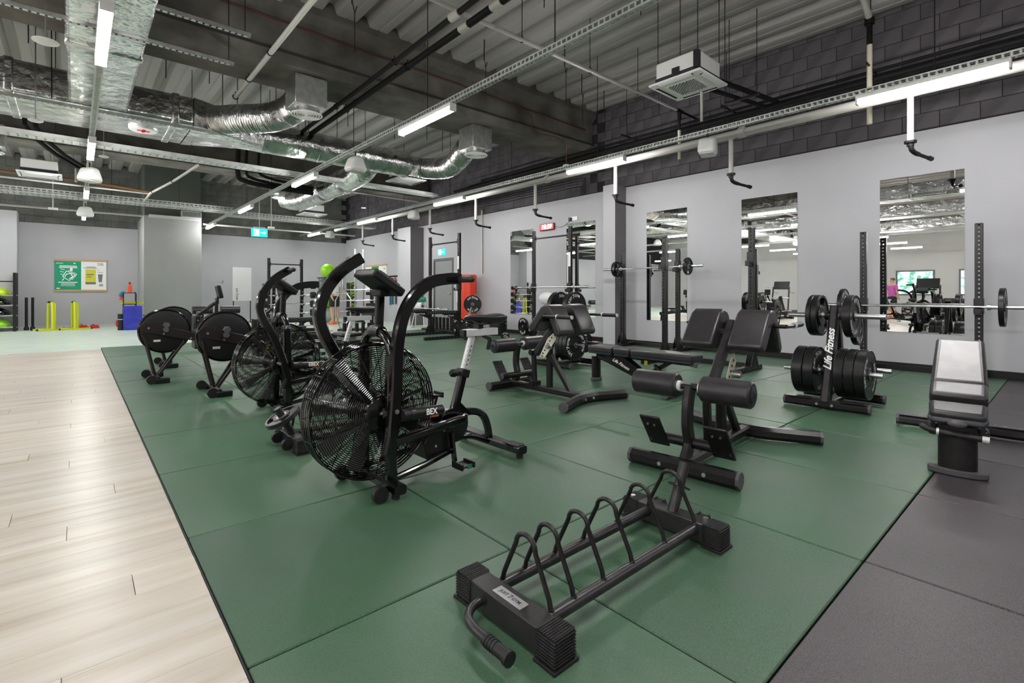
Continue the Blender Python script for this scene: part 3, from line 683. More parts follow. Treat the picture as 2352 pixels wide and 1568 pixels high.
# smoke detectors, discs and small pendant boxes
def disc(x, y, z, label, zt=DZ, r=.075):
    t = thing('pendant_detector', label, 'detector', (x,y,z))
    obj('disc', MB().lathe([(0,0),(r*.8,0),(r,.012),(r,.02),(r*.5,.035),(0,.035)], n=24), 'white_plastic', t); obj('cord', MB().cyl((0,0,.03),(0,0,zt-z),.007,n=6), 'steel', t)
disc(7.25,5.40,3.68,'round white detector hanging under the concrete beam end',4.12); disc(-.75,7.2,3.25,'round white detector at the left edge below the duct'); disc(.0,9.6,3.42,'round white detector left of the left light row')
disc(6.0,12.3,3.55,'round white detector near the far pilaster'); disc(-.6,5.5,3.66,'large round white disc beside the square duct',DZ,.11)
def pbox(x, y, z, label):
    t = thing('pendant_box', label, 'pendant box', (x,y,z)); obj('box', MB().bb(-.09,.09,-.05,.05,-.035,.02), 'white_plastic', t, bev=.01); obj('stem', MB().cyl((0,0,.02),(0,0,DZ-z),.014,n=8), 'white_pipe', t)
pbox(-.78,14.9,3.12,'small white box on a rod at far left'); pbox(4.1,14.6,3.05,'small white box on a rod right of the exit sign')
# hanger rods and Y hooks
def rod(x, y, z0, label, z1=DZ+.1, r=.006): one('hanger_rod', MB().cyl((x,y,z0),(x,y,z1),r,n=6), 'black_satin', label, 'hanger rod', 'hanger rods')
ORD = ('first','second','third','fourth','fifth','sixth','seventh','eighth','ninth','tenth','eleventh','twelfth')
for k in range(7):
    for x,rn in ((6.25,'right'),(2.93,'middle')): rod(x, -.6+2.19*k, LZ+.14, '%s thin hanger rod above the %s lighting rail counted from the camera' % (ORD[k], rn))
for k in range(5): rod(-.19, 1.5+2.6*k, 4.0, '%s thin hanger rod above the left lighting rail counted from the camera' % ORD[k])
for pts, lab in ((((-.5,3.9,3.66),(.9,3.9,3.66)),'hanger rod of the nearer slotted channel under the square duct'),(((.9,4.6,3.62),),'hanger rod of the farther slotted channel under the square duct'),(((-.6,7.2,3.58),(1.35,7.2,3.58)),'hanger rod of the channel under the flat duct'),(((3.95,3.15,4.36),(5.3,3.15,4.36),(6.5,3.15,4.36)),'hanger rod of the upper white sprinkler pipe'),(((7.8,.3,4.14),(7.8,2.3,4.14),(7.8,4.3,4.14)),'hanger rod of the black wall pipes'),(((5.35,1.5,4.0),(5.35,2.05,4.0),(5.9,1.5,4.0),(5.9,2.05,4.0)),'hanger rod at a corner of the near ceiling cassette'),(((6.93,1.45,3.9),(6.93,1.85,3.9)),'hanger rod of the black pipes beside the near cassette'),(((2.0,7.6,4.0),(2.9,7.9,4.06),(3.6,8.3,4.05),(4.2,8.3,4.05)),'hanger rod along the round foil duct'),(((1.2,8.9,3.5),(2.5,8.9,3.5),(-.6,8.9,3.5)),'hanger rod of the slotted tray behind the flat duct'),(((.3,14.2,3.45),(1.7,14.2,3.45),(3.5,14.8,3.45),(5.0,14.8,3.45),(6.6,14.8,3.45)),'hanger rod of the wide perforated tray')):
    for q,(x,y,z) in enumerate(pts): rod(x,y,z, lab+('' if len(pts) == 1 else ', %s from the left' % ORD[q]))
for i,(x,y,z) in enumerate(((3.4,2.2,4.62),(4.5,4.6,4.62),(5.6,3.9,4.62),(6.6,4.4,4.62),(7.2,3.2,4.62),(7.5,4.6,4.62),(4.3,1.6,4.62),(2.3,4.5,4.62),(1.6,7.4,4.62),(2.6,7.2,4.62),(3.4,7.3,4.62),(4.4,7.4,4.62),(.6,7.0,4.62),(1.1,6.8,4.62),(4.9,7.0,4.62),(5.6,7.5,4.62),(2.1,7.1,4.62),(3.0,8.8,4.62),(-.8,6.9,4.62),(6.3,7.2,4.62))):
    m = MB().tube([(x-.03,y,z+.13),(x,y,z),(x,y,z-.5)],.006,6).tube([(x+.03,y,z+.10),(x,y,z)],.006,6).cyl((x-.035,y,z+.11),(x-.027,y,z+.56),.009,n=6)
    one('deck_hook', m, 'black_satin', ('dark forked deck hook before the concrete beam, %s from the left' % ORD[(1,2,4,5,6,7,3,0)[i]]) if i < 8 else 'dark forked deck hook beyond the concrete beam, %s from the left' % ORD[(3,5,7,8,1,2,9,10,4,6,0,11)[i-8]], 'hook', 'deck hooks')
# exit signs
def exit_sign(loc, rz, label, hang, w=.36, h=.20):
    t = thing('exit_sign', label, 'exit sign', loc, rz)
    obj('sign_body', MB().bb(-w/2,w/2,0,.03,0,h), 'sign_teal', t, bev=.004)
    obj('white_panel', MB().bb(-w/2+.05,-.01,-.003,.001,.02,h-.02), 'sign_white', t)
    m = MB().box((-.10,-.005,.135),(.022,.003,.022)).box((-.105,-.005,.10),(.02,.003,.05),(0,R(15),0)).box((-.125,-.005,.06),(.016,.003,.055),(0,R(35),0)).box((-.085,-.005,.06),(.016,.003,.055),(0,R(-30),0)).box((-.13,-.005,.115),(.045,.003,.013),(0,R(-25),0))
    obj('running_figure', m, 'sign_teal', t)
    m = MB().prism([(0,.09),(.07,.09),(.07,.06),(.12,.10),(.07,.14),(.07,.11),(0,.11)], (.025,-.003,0), (1,0,0), (0,0,1), (0,.003,0)); obj('arrow', m, 'sign_white', t)
    if hang: obj('canopy', MB().bb(-.13,.13,-.01,.04,h,h+.035), 'white_plastic', t, bev=.005); obj('rod', MB().cyl((0,.015,h+.03),(0,.015,hang),.008,n=8), 'white_pipe', t)
exit_sign((2.98,11.5,2.42),R(0),'hanging teal exit sign with running figure and arrow',.95)
exit_sign((WX-.032,11.62,2.24),R(-90),'teal exit sign on the wall above the grey door',0,.42,.20)

t = thing('square_duct', 'foil wrapped duct left of the photo seen in the mirrors, nearer one', 'duct', (0,0,3.60)); obj('duct_body', MB().bb(-4.4,-3.7,-6,7.2,0,.42), 'foil', t, bev=.04, seg=3)
t = thing('square_duct', 'foil wrapped duct left of the photo seen in the mirrors, farther one', 'duct', (0,0,3.60)); obj('duct_body', MB().bb(-9.0,-8.2,-6,7.2,0,.42), 'foil', t, bev=.04, seg=3)
for xx,lab in ((-3.4,'first'),(-6.6,'second')): rail(xx,'perforated steel rail left of the photo, %s row beyond the left one' % lab)
pipe('sprinkler_pipe', [(-16,1.2,3.9),(-3.2,1.2,3.9)], .04, 'white_pipe', 'white pipe left of the photo seen in the mirrors')
pipe('sprinkler_pipe', [(-16,4.6,3.5),(-3.2,4.6,3.5)], .04, 'white_pipe', 'second white pipe left of the photo seen in the mirrors')
# ================================================================== gym equipment
# ---- bumper plates (axis along local y, lettering on the -y face and +y face)
PLATES = {}
def plate_proto(r, w, style):
    key = (r, w, style)
    if key in PLATES: return PLATES[key]
    h = w/2
    if style == 'bumper':
        prof = [(.027,-h+.006),(.05,-h+.002),(.052,-h+.010),(r*.52,-h+.010),(r*.55,-h+.004),(r*.93,-h+.004),(r*.955,-h),(r-.004,-h),(r,-h+.006),(r,h-.006),(r-.004,h),(r*.955,h),(r*.93,h-.004),(r*.55,h-.004),(r*.52,h-.010),(.052,h-.010),(.05,h-.002),(.027,h-.006),(.027,-h+.006)]
        body = mesh_of(MB().lathe(prof, axis=(0,1,0), n=48, cap=False), 'plate', 'plate_rubber', 30)
        m = MB()
        for s in (-1,1):
            for st in (PI/2, -PI/2): arc_logo(m, (0,s*(h-.0035),0), (-s,0,0), (0,0,1), (0,s,0), r*.735, r*.235, st)
        let = mesh_of(m, 'lettering', 'text_white', 0)
    else:   # iron olympic plate with three grip openings, fine white print
        m = MB(); n = 60
        def seg(r0, r1, a0, a1, k=10):
            vs = []; fs = []
            for i in range(k+1):
                a = a0+(a1-a0)*i/k
                for rr in (r0,r1):
                    for y in (-h*.7,h*.7): vs.append((rr*math.cos(a),y,rr*math.sin(a)))
            for i in range(k):
                b = 4*i; c = b+4; fs += [(b,c,c+2,b+2),(b+1,b+3,c+3,c+1),(b,b+1,c+1,c),(b+2,c+2,c+3,b+3)]
            fs += [(0,2,3,1),(4*k,4*k+1,4*k+3,4*k+2)]; m.add(vs, fs)
        for k in range(3): seg(r*.5, r*.86, k*2*PI/3-.5+.35, k*2*PI/3+.5+.35+.25)
        m.lathe([(.027,-h),(r*.5,-h),(r*.52,-h*.6),(r*.52,h*.6),(r*.5,h),(.027,h),(.027,-h)], axis=(0,1,0), n=40, cap=False)
        m.lathe([(r*.84,-h*.6),(r*.86,-h),(r*.98,-h),(r,-h*.8),(r,h*.8),(r*.98,h),(r*.86,h),(r*.84,h*.6),(r*.84,-h*.6)], axis=(0,1,0), n=48, cap=False)
        body = mesh_of(m, 'plate', 'plate_rubber', 30); m = MB()
        for s in (-1,1): arc_logo(m, (0,s*(h+.0006),0), (-s,0,0), (0,0,1), (0,s,0), r*.40, r*.07, PI/2)
        let = mesh_of(m, 'lettering', 'text_white' if style == 'iron' else 'yellow', 0)
    hub = mesh_of(MB().lathe([(.0255,-h-.001),(.036,-h-.001),(.036,h+.001),(.0255,h+.001),(.0255,-h-.001)], axis=(0,1,0), n=24, cap=False), 'hub', 'steel', 40)
    PLATES[key] = (body, let, hub); return PLATES[key]
def plate(loc, r, w, label, style='bumper', rot=(0,0,0), spin=0.0, group='weight plates'):
    body, let, hub = plate_proto(r, w, style)
    o = obj('weight_plate', body, None); tag(o, label, 'weight plate', group)
    o.location = loc; e = Euler(rot).to_matrix() @ Matrix.Rotation(spin, 3, 'Y'); o.rotation_euler = e.to_euler()
    obj('lettering', let, None, o); obj('hub', hub, None, o); return o

# ---- horizontal plate rack in the foreground
def plate_rack(loc, rz, label, tagged=True):
    t = thing('plate_rack', label, 'weight rack', loc, rz)
    for x in (.045, 1.02):
        e = obj('end_bar', MB().bb(x-.04,x+.04,-.165,.165,.012,.092), 'grey_satin', t, bev=.004)
        for s in (-1,1):
            m = MB().bb(x-.043,x+.043,min(s*.16,s*.238),max(s*.16,s*.238),.010,.094)
            for k in range(8): m.bb(x-.0455,x+.0455,min(s*(.166+.009*k),s*(.171+.009*k)),max(s*(.166+.009*k),s*(.171+.009*k)),.09,.0965)
            for k in range(8): m.bb(x-.046,x+.046,min(s*.163,s*.241),max(s*.163,s*.241),.016+.0095*k,.0205+.0095*k)
            m.bb(x-.052,x+.052,min(s*.158,s*.246),max(s*.158,s*.246),0,.010)
            obj('ribbed_foot', m, 'rubber_plain', t, bev=.001, seg=1)
    for y in (-.125, .11): obj('rail', MB().cyl((.06,y,.062),(1.0,y,.062),.021,n=20), 'grey_satin', t)
    for i,x in enumerate((.105,.21,.365,.53,.75,.985)):
        pts = [(x,-.125,.075),(x,-.116,.11),(x,-.055,.232)]
        for k in range(9):
            a = PI*k/8; pts.append((x, -.0075-.046*math.cos(a), .236+.040*math.sin(a)))
        pts += [(x,.101,.11),(x,.11,.075)]
        pts[2] = (x,-.0540,.231); pts = pts[:3]+pts[3:12]+pts[12:]
        obj('plate_hoop', MB().tube(pts, .0085, 10), 'black_satin', t)
        obj('weld', MB().cyl((x,-.125,.074),(x,-.125,.088),.013,.008,10).cyl((x,.11,.074),(x,.11,.088),.013,.008,10), 'black_satin', t)
    p0 = V(1.02,.0,.09); d = V(.47,0,.88).normalized()
    obj('storage_peg', MB().cyl(p0-d*.01, p0+d*.215, .0245, n=20), 'grey_satin', t)
    obj('peg_collar', MB().cyl(p0+d*.105, p0+d*.112, .05, n=24), 'black_satin', t)
    for y in (-.11,.11): obj('transport_wheel', MB().cyl((1.09,y-.016,.05),(1.09,y+.016,.05),.036,n=20).cyl((1.09,y-.02,.05),(1.09,y+.02,.05),.012,n=10), 'rubber_plain', t); obj('wheel_bracket', MB().bb(1.05,1.10,y-.024,y-.018,.04,.09).bb(1.05,1.10,y+.018,y+.024,.04,.09), 'grey_satin', t)
    obj('bolt', MB().cyl((1.0,.2,.09),(1.0,.2,.104),.012,n=8).cyl((1.03,-.15,.09),(1.03,-.15,.104),.012,n=8), 'bolt', t)
    h = smooth_path([(.01,.095,.056),(-.045,.085,.056),(-.085,.05,.055),(-.098,.0,.054),(-.10,-.06,.053),(-.10,-.15,.052)],6)
    obj('handle', MB().tube(h, .0145, 14).cyl((.0,.095,.056),(.01,.095,.056),.02,n=14), 'grey_satin', t)
    m = MB().cyl((-.10,-.055,.053),(-.10,-.155,.052),.018,n=18)
    for k in range(4): m.cyl((-.10,-.065-.012*k,.053),(-.10,-.070-.012*k,.053),.0195,n=18)
    m.cyl((-.10,-.15,.052),(-.10,-.165,.052),.022,n=18); obj('handle_grip', m, 'rubber_plain', t)
    pl = obj('nameplate', MB().bb(.022,.062,-.07,.065,.092,.0945), 'nameplate', t, bev=.001)
    obj('lettering', logo(MB(), (.042,-.0025,.0945), (0,-1,0), (1,0,0), .0185), 'text_black', pl, smooth=0)
    return t
rk1 = plate_rack((.64,-.36,0), 0, 'empty black plate rack with six wire hoops in the foreground')
rk2 = plate_rack((1.79,2.05,0), PI, 'black plate rack half hidden behind the near fan bike with one small plate')
d = V(-.47,0,.88).normalized(); pp = V(1.79-1.02,2.05,.09)+d*.14
plate(pp, .115, .032, 'small grey plate on the peg of the rack behind the fan bike', 'iron', (0,0,0)).rotation_euler = d.to_track_quat('Y','X').to_euler()
for o in [x for x in bpy.data.objects if x.get('label') == 'small grey plate on the peg of the rack behind the fan bike']:
    o.data = o.data.copy(); o.data.materials[0] = MATS['grey_satin']

# ---- fan bikes
def fan_bike(loc, rz, label, near_back, word):
    t = thing('fan_bike', label, 'exercise bike', loc, rz); G = 'black_gloss'
    fc = V(0,0,.43); FR = .365
    # cage
    m = MB(); n = 24
    def yoff(r): return .045+.075*(1-(r/FR)**2)
    for s in (-1,1):
        for k in range(27):
            r = .095+(FR-.095)*k/26; m.tube([fc+V(r*math.cos(2*PI*i/44), s*yoff(r), r*math.sin(2*PI*i/44)) for i in range(44)], .0021, 4, closed=True)
    tag(obj('cage_rings', m, G, t, smooth=0), kind='stuff')
    m = MB()
    for s in (-1,1):
        for k in range(20):
            a = 2*PI*k/20; m.tube([fc+V(r*math.cos(a), s*(yoff(r)-.004), r*math.sin(a)) for r in (.09,.16,.23,.30,FR)], .0028, 5)
    tag(obj('cage_spokes', m, G, t), kind='stuff')
    m = MB()
    for y in (-.05,-.025,0,.025,.05): m.ring(fc+V(0,y,0), (0,1,0), FR, .005 if abs(y) > .04 else .003, 64, 6)
    for k in range(20):
        a = 2*PI*k/20; m.cyl(fc+V(FR*math.cos(a),-.05,FR*math.sin(a)), fc+V(FR*math.cos(a),.05,FR*math.sin(a)), .003, n=5)
    tag(obj('cage_rim', m, G, t), kind='stuff')
    for s in (-1,1):
        hb = obj('hub_cover', MB().lathe([(.0,s*.130),(.085,s*.130),(.097,s*.122),(.097,s*.105),(0,s*.105)], fc, (0,1,0), 32), G, t)
        obj('hub_star', MB().box(fc+V(0,s*.133,0),(.05,.004,.012)).box(fc+V(0,s*.133,0),(.012,.004,.05)).cyl(fc+V(0,s*.13,0),fc+V(0,s*.142,0),.01,n=10), 'steel', hb)
    m = MB()
    for k in range(9):
        a = 2*PI*k/9+.2; u = V(math.cos(a),0,math.sin(a)); p = V(-math.sin(a),0,math.cos(a)); q = [fc+u*.07+p*.012+V(0,-.03,0), fc+u*.33+p*.026+V(0,-.035,0), fc+u*.33-p*.026+V(0,.035,0), fc+u*.07-p*.012+V(0,.03,0)]
        m.add(q+[x+V(0,.003,0) for x in q], [(0,1,2,3),(4,7,6,5),(0,4,5,1),(1,5,6,2),(2,6,7,3),(3,7,4,0)])
    obj('fan_blade', m, 'black_satin', t, smooth=0)
    obj('fan_axle', MB().cyl((0,-.15,.43),(0,.15,.43),.014,n=12), 'steel', t)
    # fork and console mast
    m = MB()
    for s in (-1,1): m.rtube([(.03,s*.155,.06),(.03,s*.155,.74)], .06, .045)
    arch = [(.03,-.155,.74)]+[(.03,-.155*math.cos(PI*k/10), .74+.12*math.sin(PI*k/10)) for k in range(1,10)]+[(.03,.155,.74)]
    m.tube(arch, .026, 14); obj('fork', m, G, t)
    obj('arch_boot', MB().tube([(.03,-.05,.855),(.03,0,.862),(.03,.05,.855)],.034,14), 'black_satin', t)
    obj('console_mast', MB().rtube([(.04,0,.85),(.05,0,1.08)], .045, .04), G, t)
    cn = obj('console', MB().box((.045,0,1.125),(.215,.235,.05),(0,R(33),0)), 'black_plastic', t, bev=.012, seg=3)
    obj('screen', MB().box((.06,0,1.152),(.14,.19,.004),(0,R(33),0)), 'screen_grey', cn)
    obj('console_bracket', MB().bb(.02,.08,-.05,.05,1.05,1.09), 'black_plastic', t, bev=.008)
    # arms
    back = [(.01,.32),(.03,.55),(.04,.78),(.07,.93),(.13,1.04),(.24,1.125),(.36,1.15),(.45,1.152)]
    fwd = [(.02,.32),(-.05,.55),(-.12,.72),(-.185,.84),(-.212,.95),(-.18,1.075),(-.09,1.19),(.035,1.275)]
    for s in (-1,1):
        P = back if (s < 0) == near_back else fwd
        y = s*.20; a = obj('arm', MB().rtube(smooth_path([(x,y,z) for x,z in P],6), .066, .045), G, t)
        e = P[-1]; obj('grip', MB().cyl((e[0]-.012,y,e[1]-.005),(e[0]-.012,y+s*.13,e[1]-.005),.0185,n=16).sphere((e[0]-.012,y+s*.13,e[1]-.005),.0185,16,8), 'rubber_plain', a)
        obj('pivot_bolt', MB().cyl((P[1][0]-.005,y-s*.0-.028,P[1][1]-.1),(P[1][0]-.005,y+.028,P[1][1]-.1),.012,n=12), 'bolt', a)
        obj('push_link', MB().beam((P[0][0],y-s*.02,.33),(-.015,y-s*.03,.22),.016,.05,(0,1,0)), G, a)
        pg = obj('foot_peg_tube', MB().cyl((.05,s*.225,.425),(.33,s*.185,.405),.031,n=20).cyl((.10,s*.215,.42),(.13,s*.212,.42),.036,n=20), 'black_satin', t)
        m = MB(); dx = V(.28,-s*.04,-.02).normalized()
        if s < 0:
            text(m, word, (.235,-.232,.418), (1,.14,-.07), (0,0.15,1), .045); obj('lettering', m, 'text_white', pg, smooth=0)
            obj('lettering', text(MB(), 'hebb', (.255,-.2295,.39), (1,.14,-.07), (0,-.1,1), .016, 0, 1.7), 'text_orange', pg, smooth=0)
    # lower frame
    m = MB(); m.rtube([(.03,-.155,.27),(.30,-.13,.285),(.56,-.10,.30)], .045, .05, up=(0,0,1)); m.rtube([(.03,.155,.27),(.30,.13,.285),(.56,.10,.30)], .045, .05, up=(0,0,1)); m.beam((.56,-.11,.30),(.56,.11,.30),.05,.05)
    obj('side_frame', m, G, t, bev=.004)
    m = MB(); m.rtube([(.03,-.155,.075),(.25,-.14,.10),(.48,-.10,.13)], .03, .03, up=(0,0,1)); m.rtube([(.03,.155,.075),(.25,.14,.10),(.48,.10,.13)], .03, .03, up=(0,0,1)); obj('lower_stay', m, G, t)
    obj('drive_cover', MB().prism([(.30,.10),(.46,.10),(.50,.16),(.50,.28),(.34,.28),(.28,.2)], (0,-.09,0), (1,0,0), (0,0,1), (0,.18,0)), 'black_satin', t, bev=.008)
    obj('chain_ring', MB().cyl((.52,-.06,.26),(.52,-.045,.26),.105,n=32).cyl((.52,-.07,.26),(.52,-.04,.26),.04,n=20), G, t)
    obj('cover_screws', MB().cyl((.42,-.093,.25),(.42,-.088,.25),.008,n=8).cyl((.36,-.093,.17),(.36,-.088,.17),.008,n=8).cyl((.47,-.093,.15),(.47,-.088,.15),.008,n=8), 'bolt', t)
    for s,dz in ((-1,-.17),(1,.17)):
        c = obj('crank', MB().beam((.45,s*.12,.24),(.49+.03*s,s*.14,.24+dz),.018,.03,(0,1,0)), G, t)
        pd = obj('pedal', MB().bb(.46+.03*s,.56+.03*s,min(s*.15,s*.25),max(s*.15,s*.25),.225+dz,.235+dz).bb(.46+.03*s,.475+.03*s,min(s*.15,s*.25),max(s*.15,s*.25),.215+dz,.25+dz).bb(.545+.03*s,.56+.03*s,min(s*.15,s*.25),max(s*.15,s*.25),.215+dz,.25+dz), 'black_plastic', t, bev=.003)
        obj('reflector', MB().bb(.50+.03*s,.53+.03*s,min(s*.249,s*.254),max(s*.249,s*.254),.22+dz,.245+dz), 'green_band' if s < 0 else 'black_plastic', pd)
    # seat
    obj('seat_tube', MB().rtube([(.54,.03,.16),(.585,.03,.33),(.655,.03,.56)], .055, .05), G, t)
    obj('tube_collar', MB().beam((.645,.03,.53),(.66,.03,.58),.065,.07,(0,1,0)), 'black_plastic', t, bev=.006)
    obj('gusset', MB().prism([(.60,.40),(.72,.28),(.585,.30)], (0,.026,0), (1,0,0), (0,0,1), (0,.008,0)), G, t)
    kb = obj('seat_knob', MB().cyl((.635,.03,.555),(.56,.02,.565),.010,n=10).lathe([(0,0),(.022,.004),(.027,.02),(.024,.045),(.014,.055),(0,.055)], (.60,.025,.56), (-1,-.1,.1), 18), 'black_plastic', t)
    sp = obj('seat_post', MB().rtube([(.655,.03,.56),(.727,.03,.785)], .042, .035), 'silver_paint', t)
    m = MB()
    for k in range(6): q = V(.655,.03,.56)+V(.072,0,.225)*(.08+.13*k); m.cyl(q+V(-.019,-.0,0)*1.0+V(0,-.010,0),q+V(-.0195,-.0,0)+V(-.001,-.010,0),.005,n=8); m.cyl(q+V(0,-.0215,0),q+V(0,-.0225,0),.005,n=8)
    obj('post_holes', m, 'text_black', sp)
    obj('seat_slide', MB().bb(.665,.935,.004,.056,.785,.833), 'silver_paint', t, bev=.004)
    obj('slide_end', MB().bb(.645,.667,.007,.053,.788,.830), 'black_plastic', t, bev=.003)
    obj('slide_lever', MB().cyl((.82,.03,.785),(.83,-.03,.765),.012,n=10).beam((.83,-.035,.77),(.80,-.045,.70),.016,.02), 'black_plastic', t)
    # saddle
    m = MB(); S = [(.655,.016,.905,.02),(.70,.022,.915,.03),(.76,.034,.912,.04),(.83,.062,.905,.05),(.90,.092,.905,.062),(.955,.098,.91,.064),(.985,.075,.905,.05),(.995,.03,.895,.03)]
    k = 18; vs = []
    for x,wd,z,hh in S:
        for i in range(k):
            a = 2*PI*i/k; c, sn = math.cos(a), math.sin(a)
            vs.append((x, .03+wd*c*(1.0 if sn > 0 else .82), z+(hh*.38*sn if sn > 0 else hh*.9*sn)))
    fs = [(i*k+j,i*k+(j+1)%k,(i+1)*k+(j+1)%k,(i+1)*k+j) for i in range(len(S)-1) for j in range(k)]+[tuple(range(k)), tuple((len(S)-1)*k+j for j in range(k))]
    sd = obj('saddle', m.add(vs, fs), 'leather', t, smooth=60); sd.modifiers.new('sub','SUBSURF').levels = 1; sd.modifiers['sub'].render_levels = 1
    obj('saddle_rail', MB().cyl((.78,.03,.83),(.78,.03,.90),.014,n=10).tube([(.70,.0,.885),(.78,-.005,.86),(.92,.0,.87)],.005,6).tube([(.70,.06,.885),(.78,.065,.86),(.92,.06,.87)],.005,6).bb(.76,.80,.0,.06,.835,.865), 'black_plastic', t)
    # rear frame
    m = MB().rtube(smooth_path([(.42,.03,.30),(.58,.04,.30),(.76,.06,.285),(.86,.075,.235),(.905,.08,.15),(.92,.08,.06)],6), .045, .045, up=(0,1,0)); obj('rear_arch', m, G, t)
    obj('rear_stay', MB().tube(smooth_path([(.46,.02,.11),(.56,.03,.135),(.72,.05,.13),(.90,.08,.055)],6), .02, 12), G, t)
    st = obj('rear_stabiliser', MB().rtube([(.93,-.24,.055),(.93,.40,.055)], .075, .05, up=(0,0,1)), G, t)
    for y in (-.21,.37): obj('leveller', MB().cyl((.93,y,0),(.93,y,.03),.022,n=14), 'rubber_plain', st)
    obj('top_cap', MB().bb(.895,.965,.13,.36,.078,.086).bb(.895,.965,-.22,-.10,.078,.086), 'grey_satin', st, bev=.003)
    st = obj('front_stabiliser', MB().rtube([(.02,-.27,.055),(.02,.24,.055)], .07, .05, up=(0,0,1)), G, t)
    for y in (-.22,.22):
        obj('leveller', MB().cyl((.02,y,0),(.02,y,.03),.022,n=14), 'rubber_plain', st)
        obj('wheel', MB().cyl((-.07,y-.014,.042),(-.07,y+.014,.042),.042,n=24).cyl((-.07,y-.018,.042),(-.07,y+.018,.042),.016,n=12), 'rubber_plain', st); obj('wheel_arm', MB().beam((-.07,y+.022,.045),(.02,y+.022,.055),.006,.03), G, st)
    m = MB()
    return t
fan_bike((.86,1.0,0), R(2), 'near black fan bike with large caged flywheel and silver seat post', True, 'bex')
fan_bike((1.02,3.25,0), R(2), 'second black fan bike behind the near one', False, 'ebex')

# ---- back extension benches (front foot at local x = 0, rear towards +x)
def rod_caps(t, pts, w, h, up, m='grey_satin', name='foot_bar'):
    o = obj(name, MB().rtube(pts, w, h, up=up, ch=.3), m, t)
    for p, q in ((pts[0],pts[1]),(pts[-1],pts[-2])):
        dd = (Vector(p)-Vector(q)).normalized(); obj('end_cap', MB().rtube([Vector(p)-dd*.012, Vector(p)+dd*.006], w+.004, h+.004, up=up, ch=.33), 'cap_grey', o)
    return o
def back_extension(loc, rz, label):
    t = thing('back_extension_bench', label, 'exercise bench', loc, rz); K = 'black_satin'
    rod_caps(t, [(0,-.33,.05),(0,.33,.05)], .085, .088, (0,0,1), K)
    rod_caps(t, smooth_path([(1.22,-.46,.05),(1.14,-.25,.05),(1.09,-.1,.05),(1.09,.1,.05),(1.14,.25,.05),(1.22,.46,.05)],4), .085, .088, (0,0,1), K)
    obj('main_beam', MB().rtube([(0,0,.06),(1.1,0,.06)], .075, .06, up=(0,0,1)), K, t)
    for x,y in ((0,-.15),(0,.12),(1.1,-.06),(1.1,.06)): obj('bolt', MB().cyl((x-.050 if x < .5 else x+.042,y,.05),(x-.038 if x < .5 else x+.030,y,.05),.012,n=10), 'bolt', t)
    obj('upright', MB().rtube(smooth_path([(.03,0,.06),(.10,0,.16),(.075,0,.28),(.085,0,.40),(.115,0,.50)],6), .075, .05, up=(0,1,0)), K, t)
    ax = obj('roller_axle', MB().cyl((.115,-.375,.50),(.115,.375,.50),.016,n=14), 'black_satin', t)
    for s in (-1,1):
        p = obj('roller_pad', MB().lathe([(0,0),(.066,0),(.076,.010),(.076,.275),(.066,.285),(0,.285)], (.115,s*.075,.50), (0,s,0), 32), 'leather', t)
        obj('end_disc', MB().lathe([(0,.283),(.048,.283),(.052,.29),(.030,.296),(0,.296)], (.115,s*.075,.50), (0,s,0), 28), 'shell_navy', p)
        obj('collar', MB().cyl((.115,s*.055,.50),(.115,s*.076,.50),.032,n=24), 'white_plastic', p)
    obj('foot_crossbar', MB().cyl((.12,-.245,.165),(.12,.245,.165),.032,n=18), K, t)
    for s in (-1,1):
        M = Matrix.Translation((.055,s*.20,.215)) @ Matrix.Rotation(R(-36), 4, 'Y')
        fp = obj('foot_plate', MB().add([M@V(a,b,c) for a in (-.008,.008) for b in (-.066,.066) for c in (-.125,.125)], [(0,1,3,2),(4,6,7,5),(0,4,5,1),(2,3,7,6),(0,2,6,4),(1,5,7,3)]), 'black_satin', t, bev=.006)
        m = MB()
        for i in range(4):
            for j in range(8): q = M@V(.010,-.045+.03*i,-.105+.03*j); m.add([M@V(.008+k*.006,-.045+.03*i+a*(.011-.003*k),-.105+.03*j+b*(.011-.003*k)) for k in (0,1) for a in (-1,1) for b in (-1,1)], [(0,1,3,2),(4,6,7,5),(0,4,5,1),(2,3,7,6),(0,2,6,4),(1,5,7,3)])
        obj('grip_studs', m, 'rubber_plain', fp, smooth=0)
        obj('bolt', MB().cyl(M@V(-.016,-.02,.06),M@V(-.006,-.02,.06),.008,n=8).cyl(M@V(-.016,.025,.06),M@V(-.006,.025,.06),.008,n=8), 'bolt', fp)
        obj('bar_cap', MB().cyl((.12,s*.243,.165),(.12,s*.25,.165),.034,n=18), 'cap_grey', t)
    # column, braces and sliding post
    obj('column', MB().rtube([(.60,0,.07),(.60,0,.50)], .06, .06, up=(0,1,0)), K, t)
    obj('brace', MB().rtube([(.90,0,.07),(.62,0,.42)], .055, .045, up=(0,1,0)), K, t)
    obj('link_strut', MB().rtube([(.38,0,.10),(.36,0,.42)], .05, .045, up=(0,1,0)), K, t)
    obj('strut_pivot', MB().cyl((.36,-.05,.43),(.36,.05,.43),.03,n=16).cyl((.38,-.05,.10),(.38,.05,.10),.03,n=16).bb(.33,.43,-.04,.04,.06,.13), 'black_satin', t)
    obj('sliding_post', MB().rtube([(.40,0,.42),(.80,0,.86)], .07, .06, up=(0,1,0)), 'grey_satin', t)
    obj('inner_post', MB().rtube([(.34,0,.40),(.60,0,.60)], .05, .045, up=(0,1,0)), K, t)
    ap = obj('adjustment_plate', MB().prism([(.50,.40),(.55,.38),(.60,.42),(.74,.60),(.70,.66),(.62,.60)], (0,-.052,0), (1,0,0), (0,0,1), (0,.006,0)), 'cream', t, bev=.002)
    m = MB()
    for k in range(6): m.cyl((.555+.025*k,-.054,.44+.034*k),(.555+.025*k,-.0515,.44+.034*k),.010,n=10)
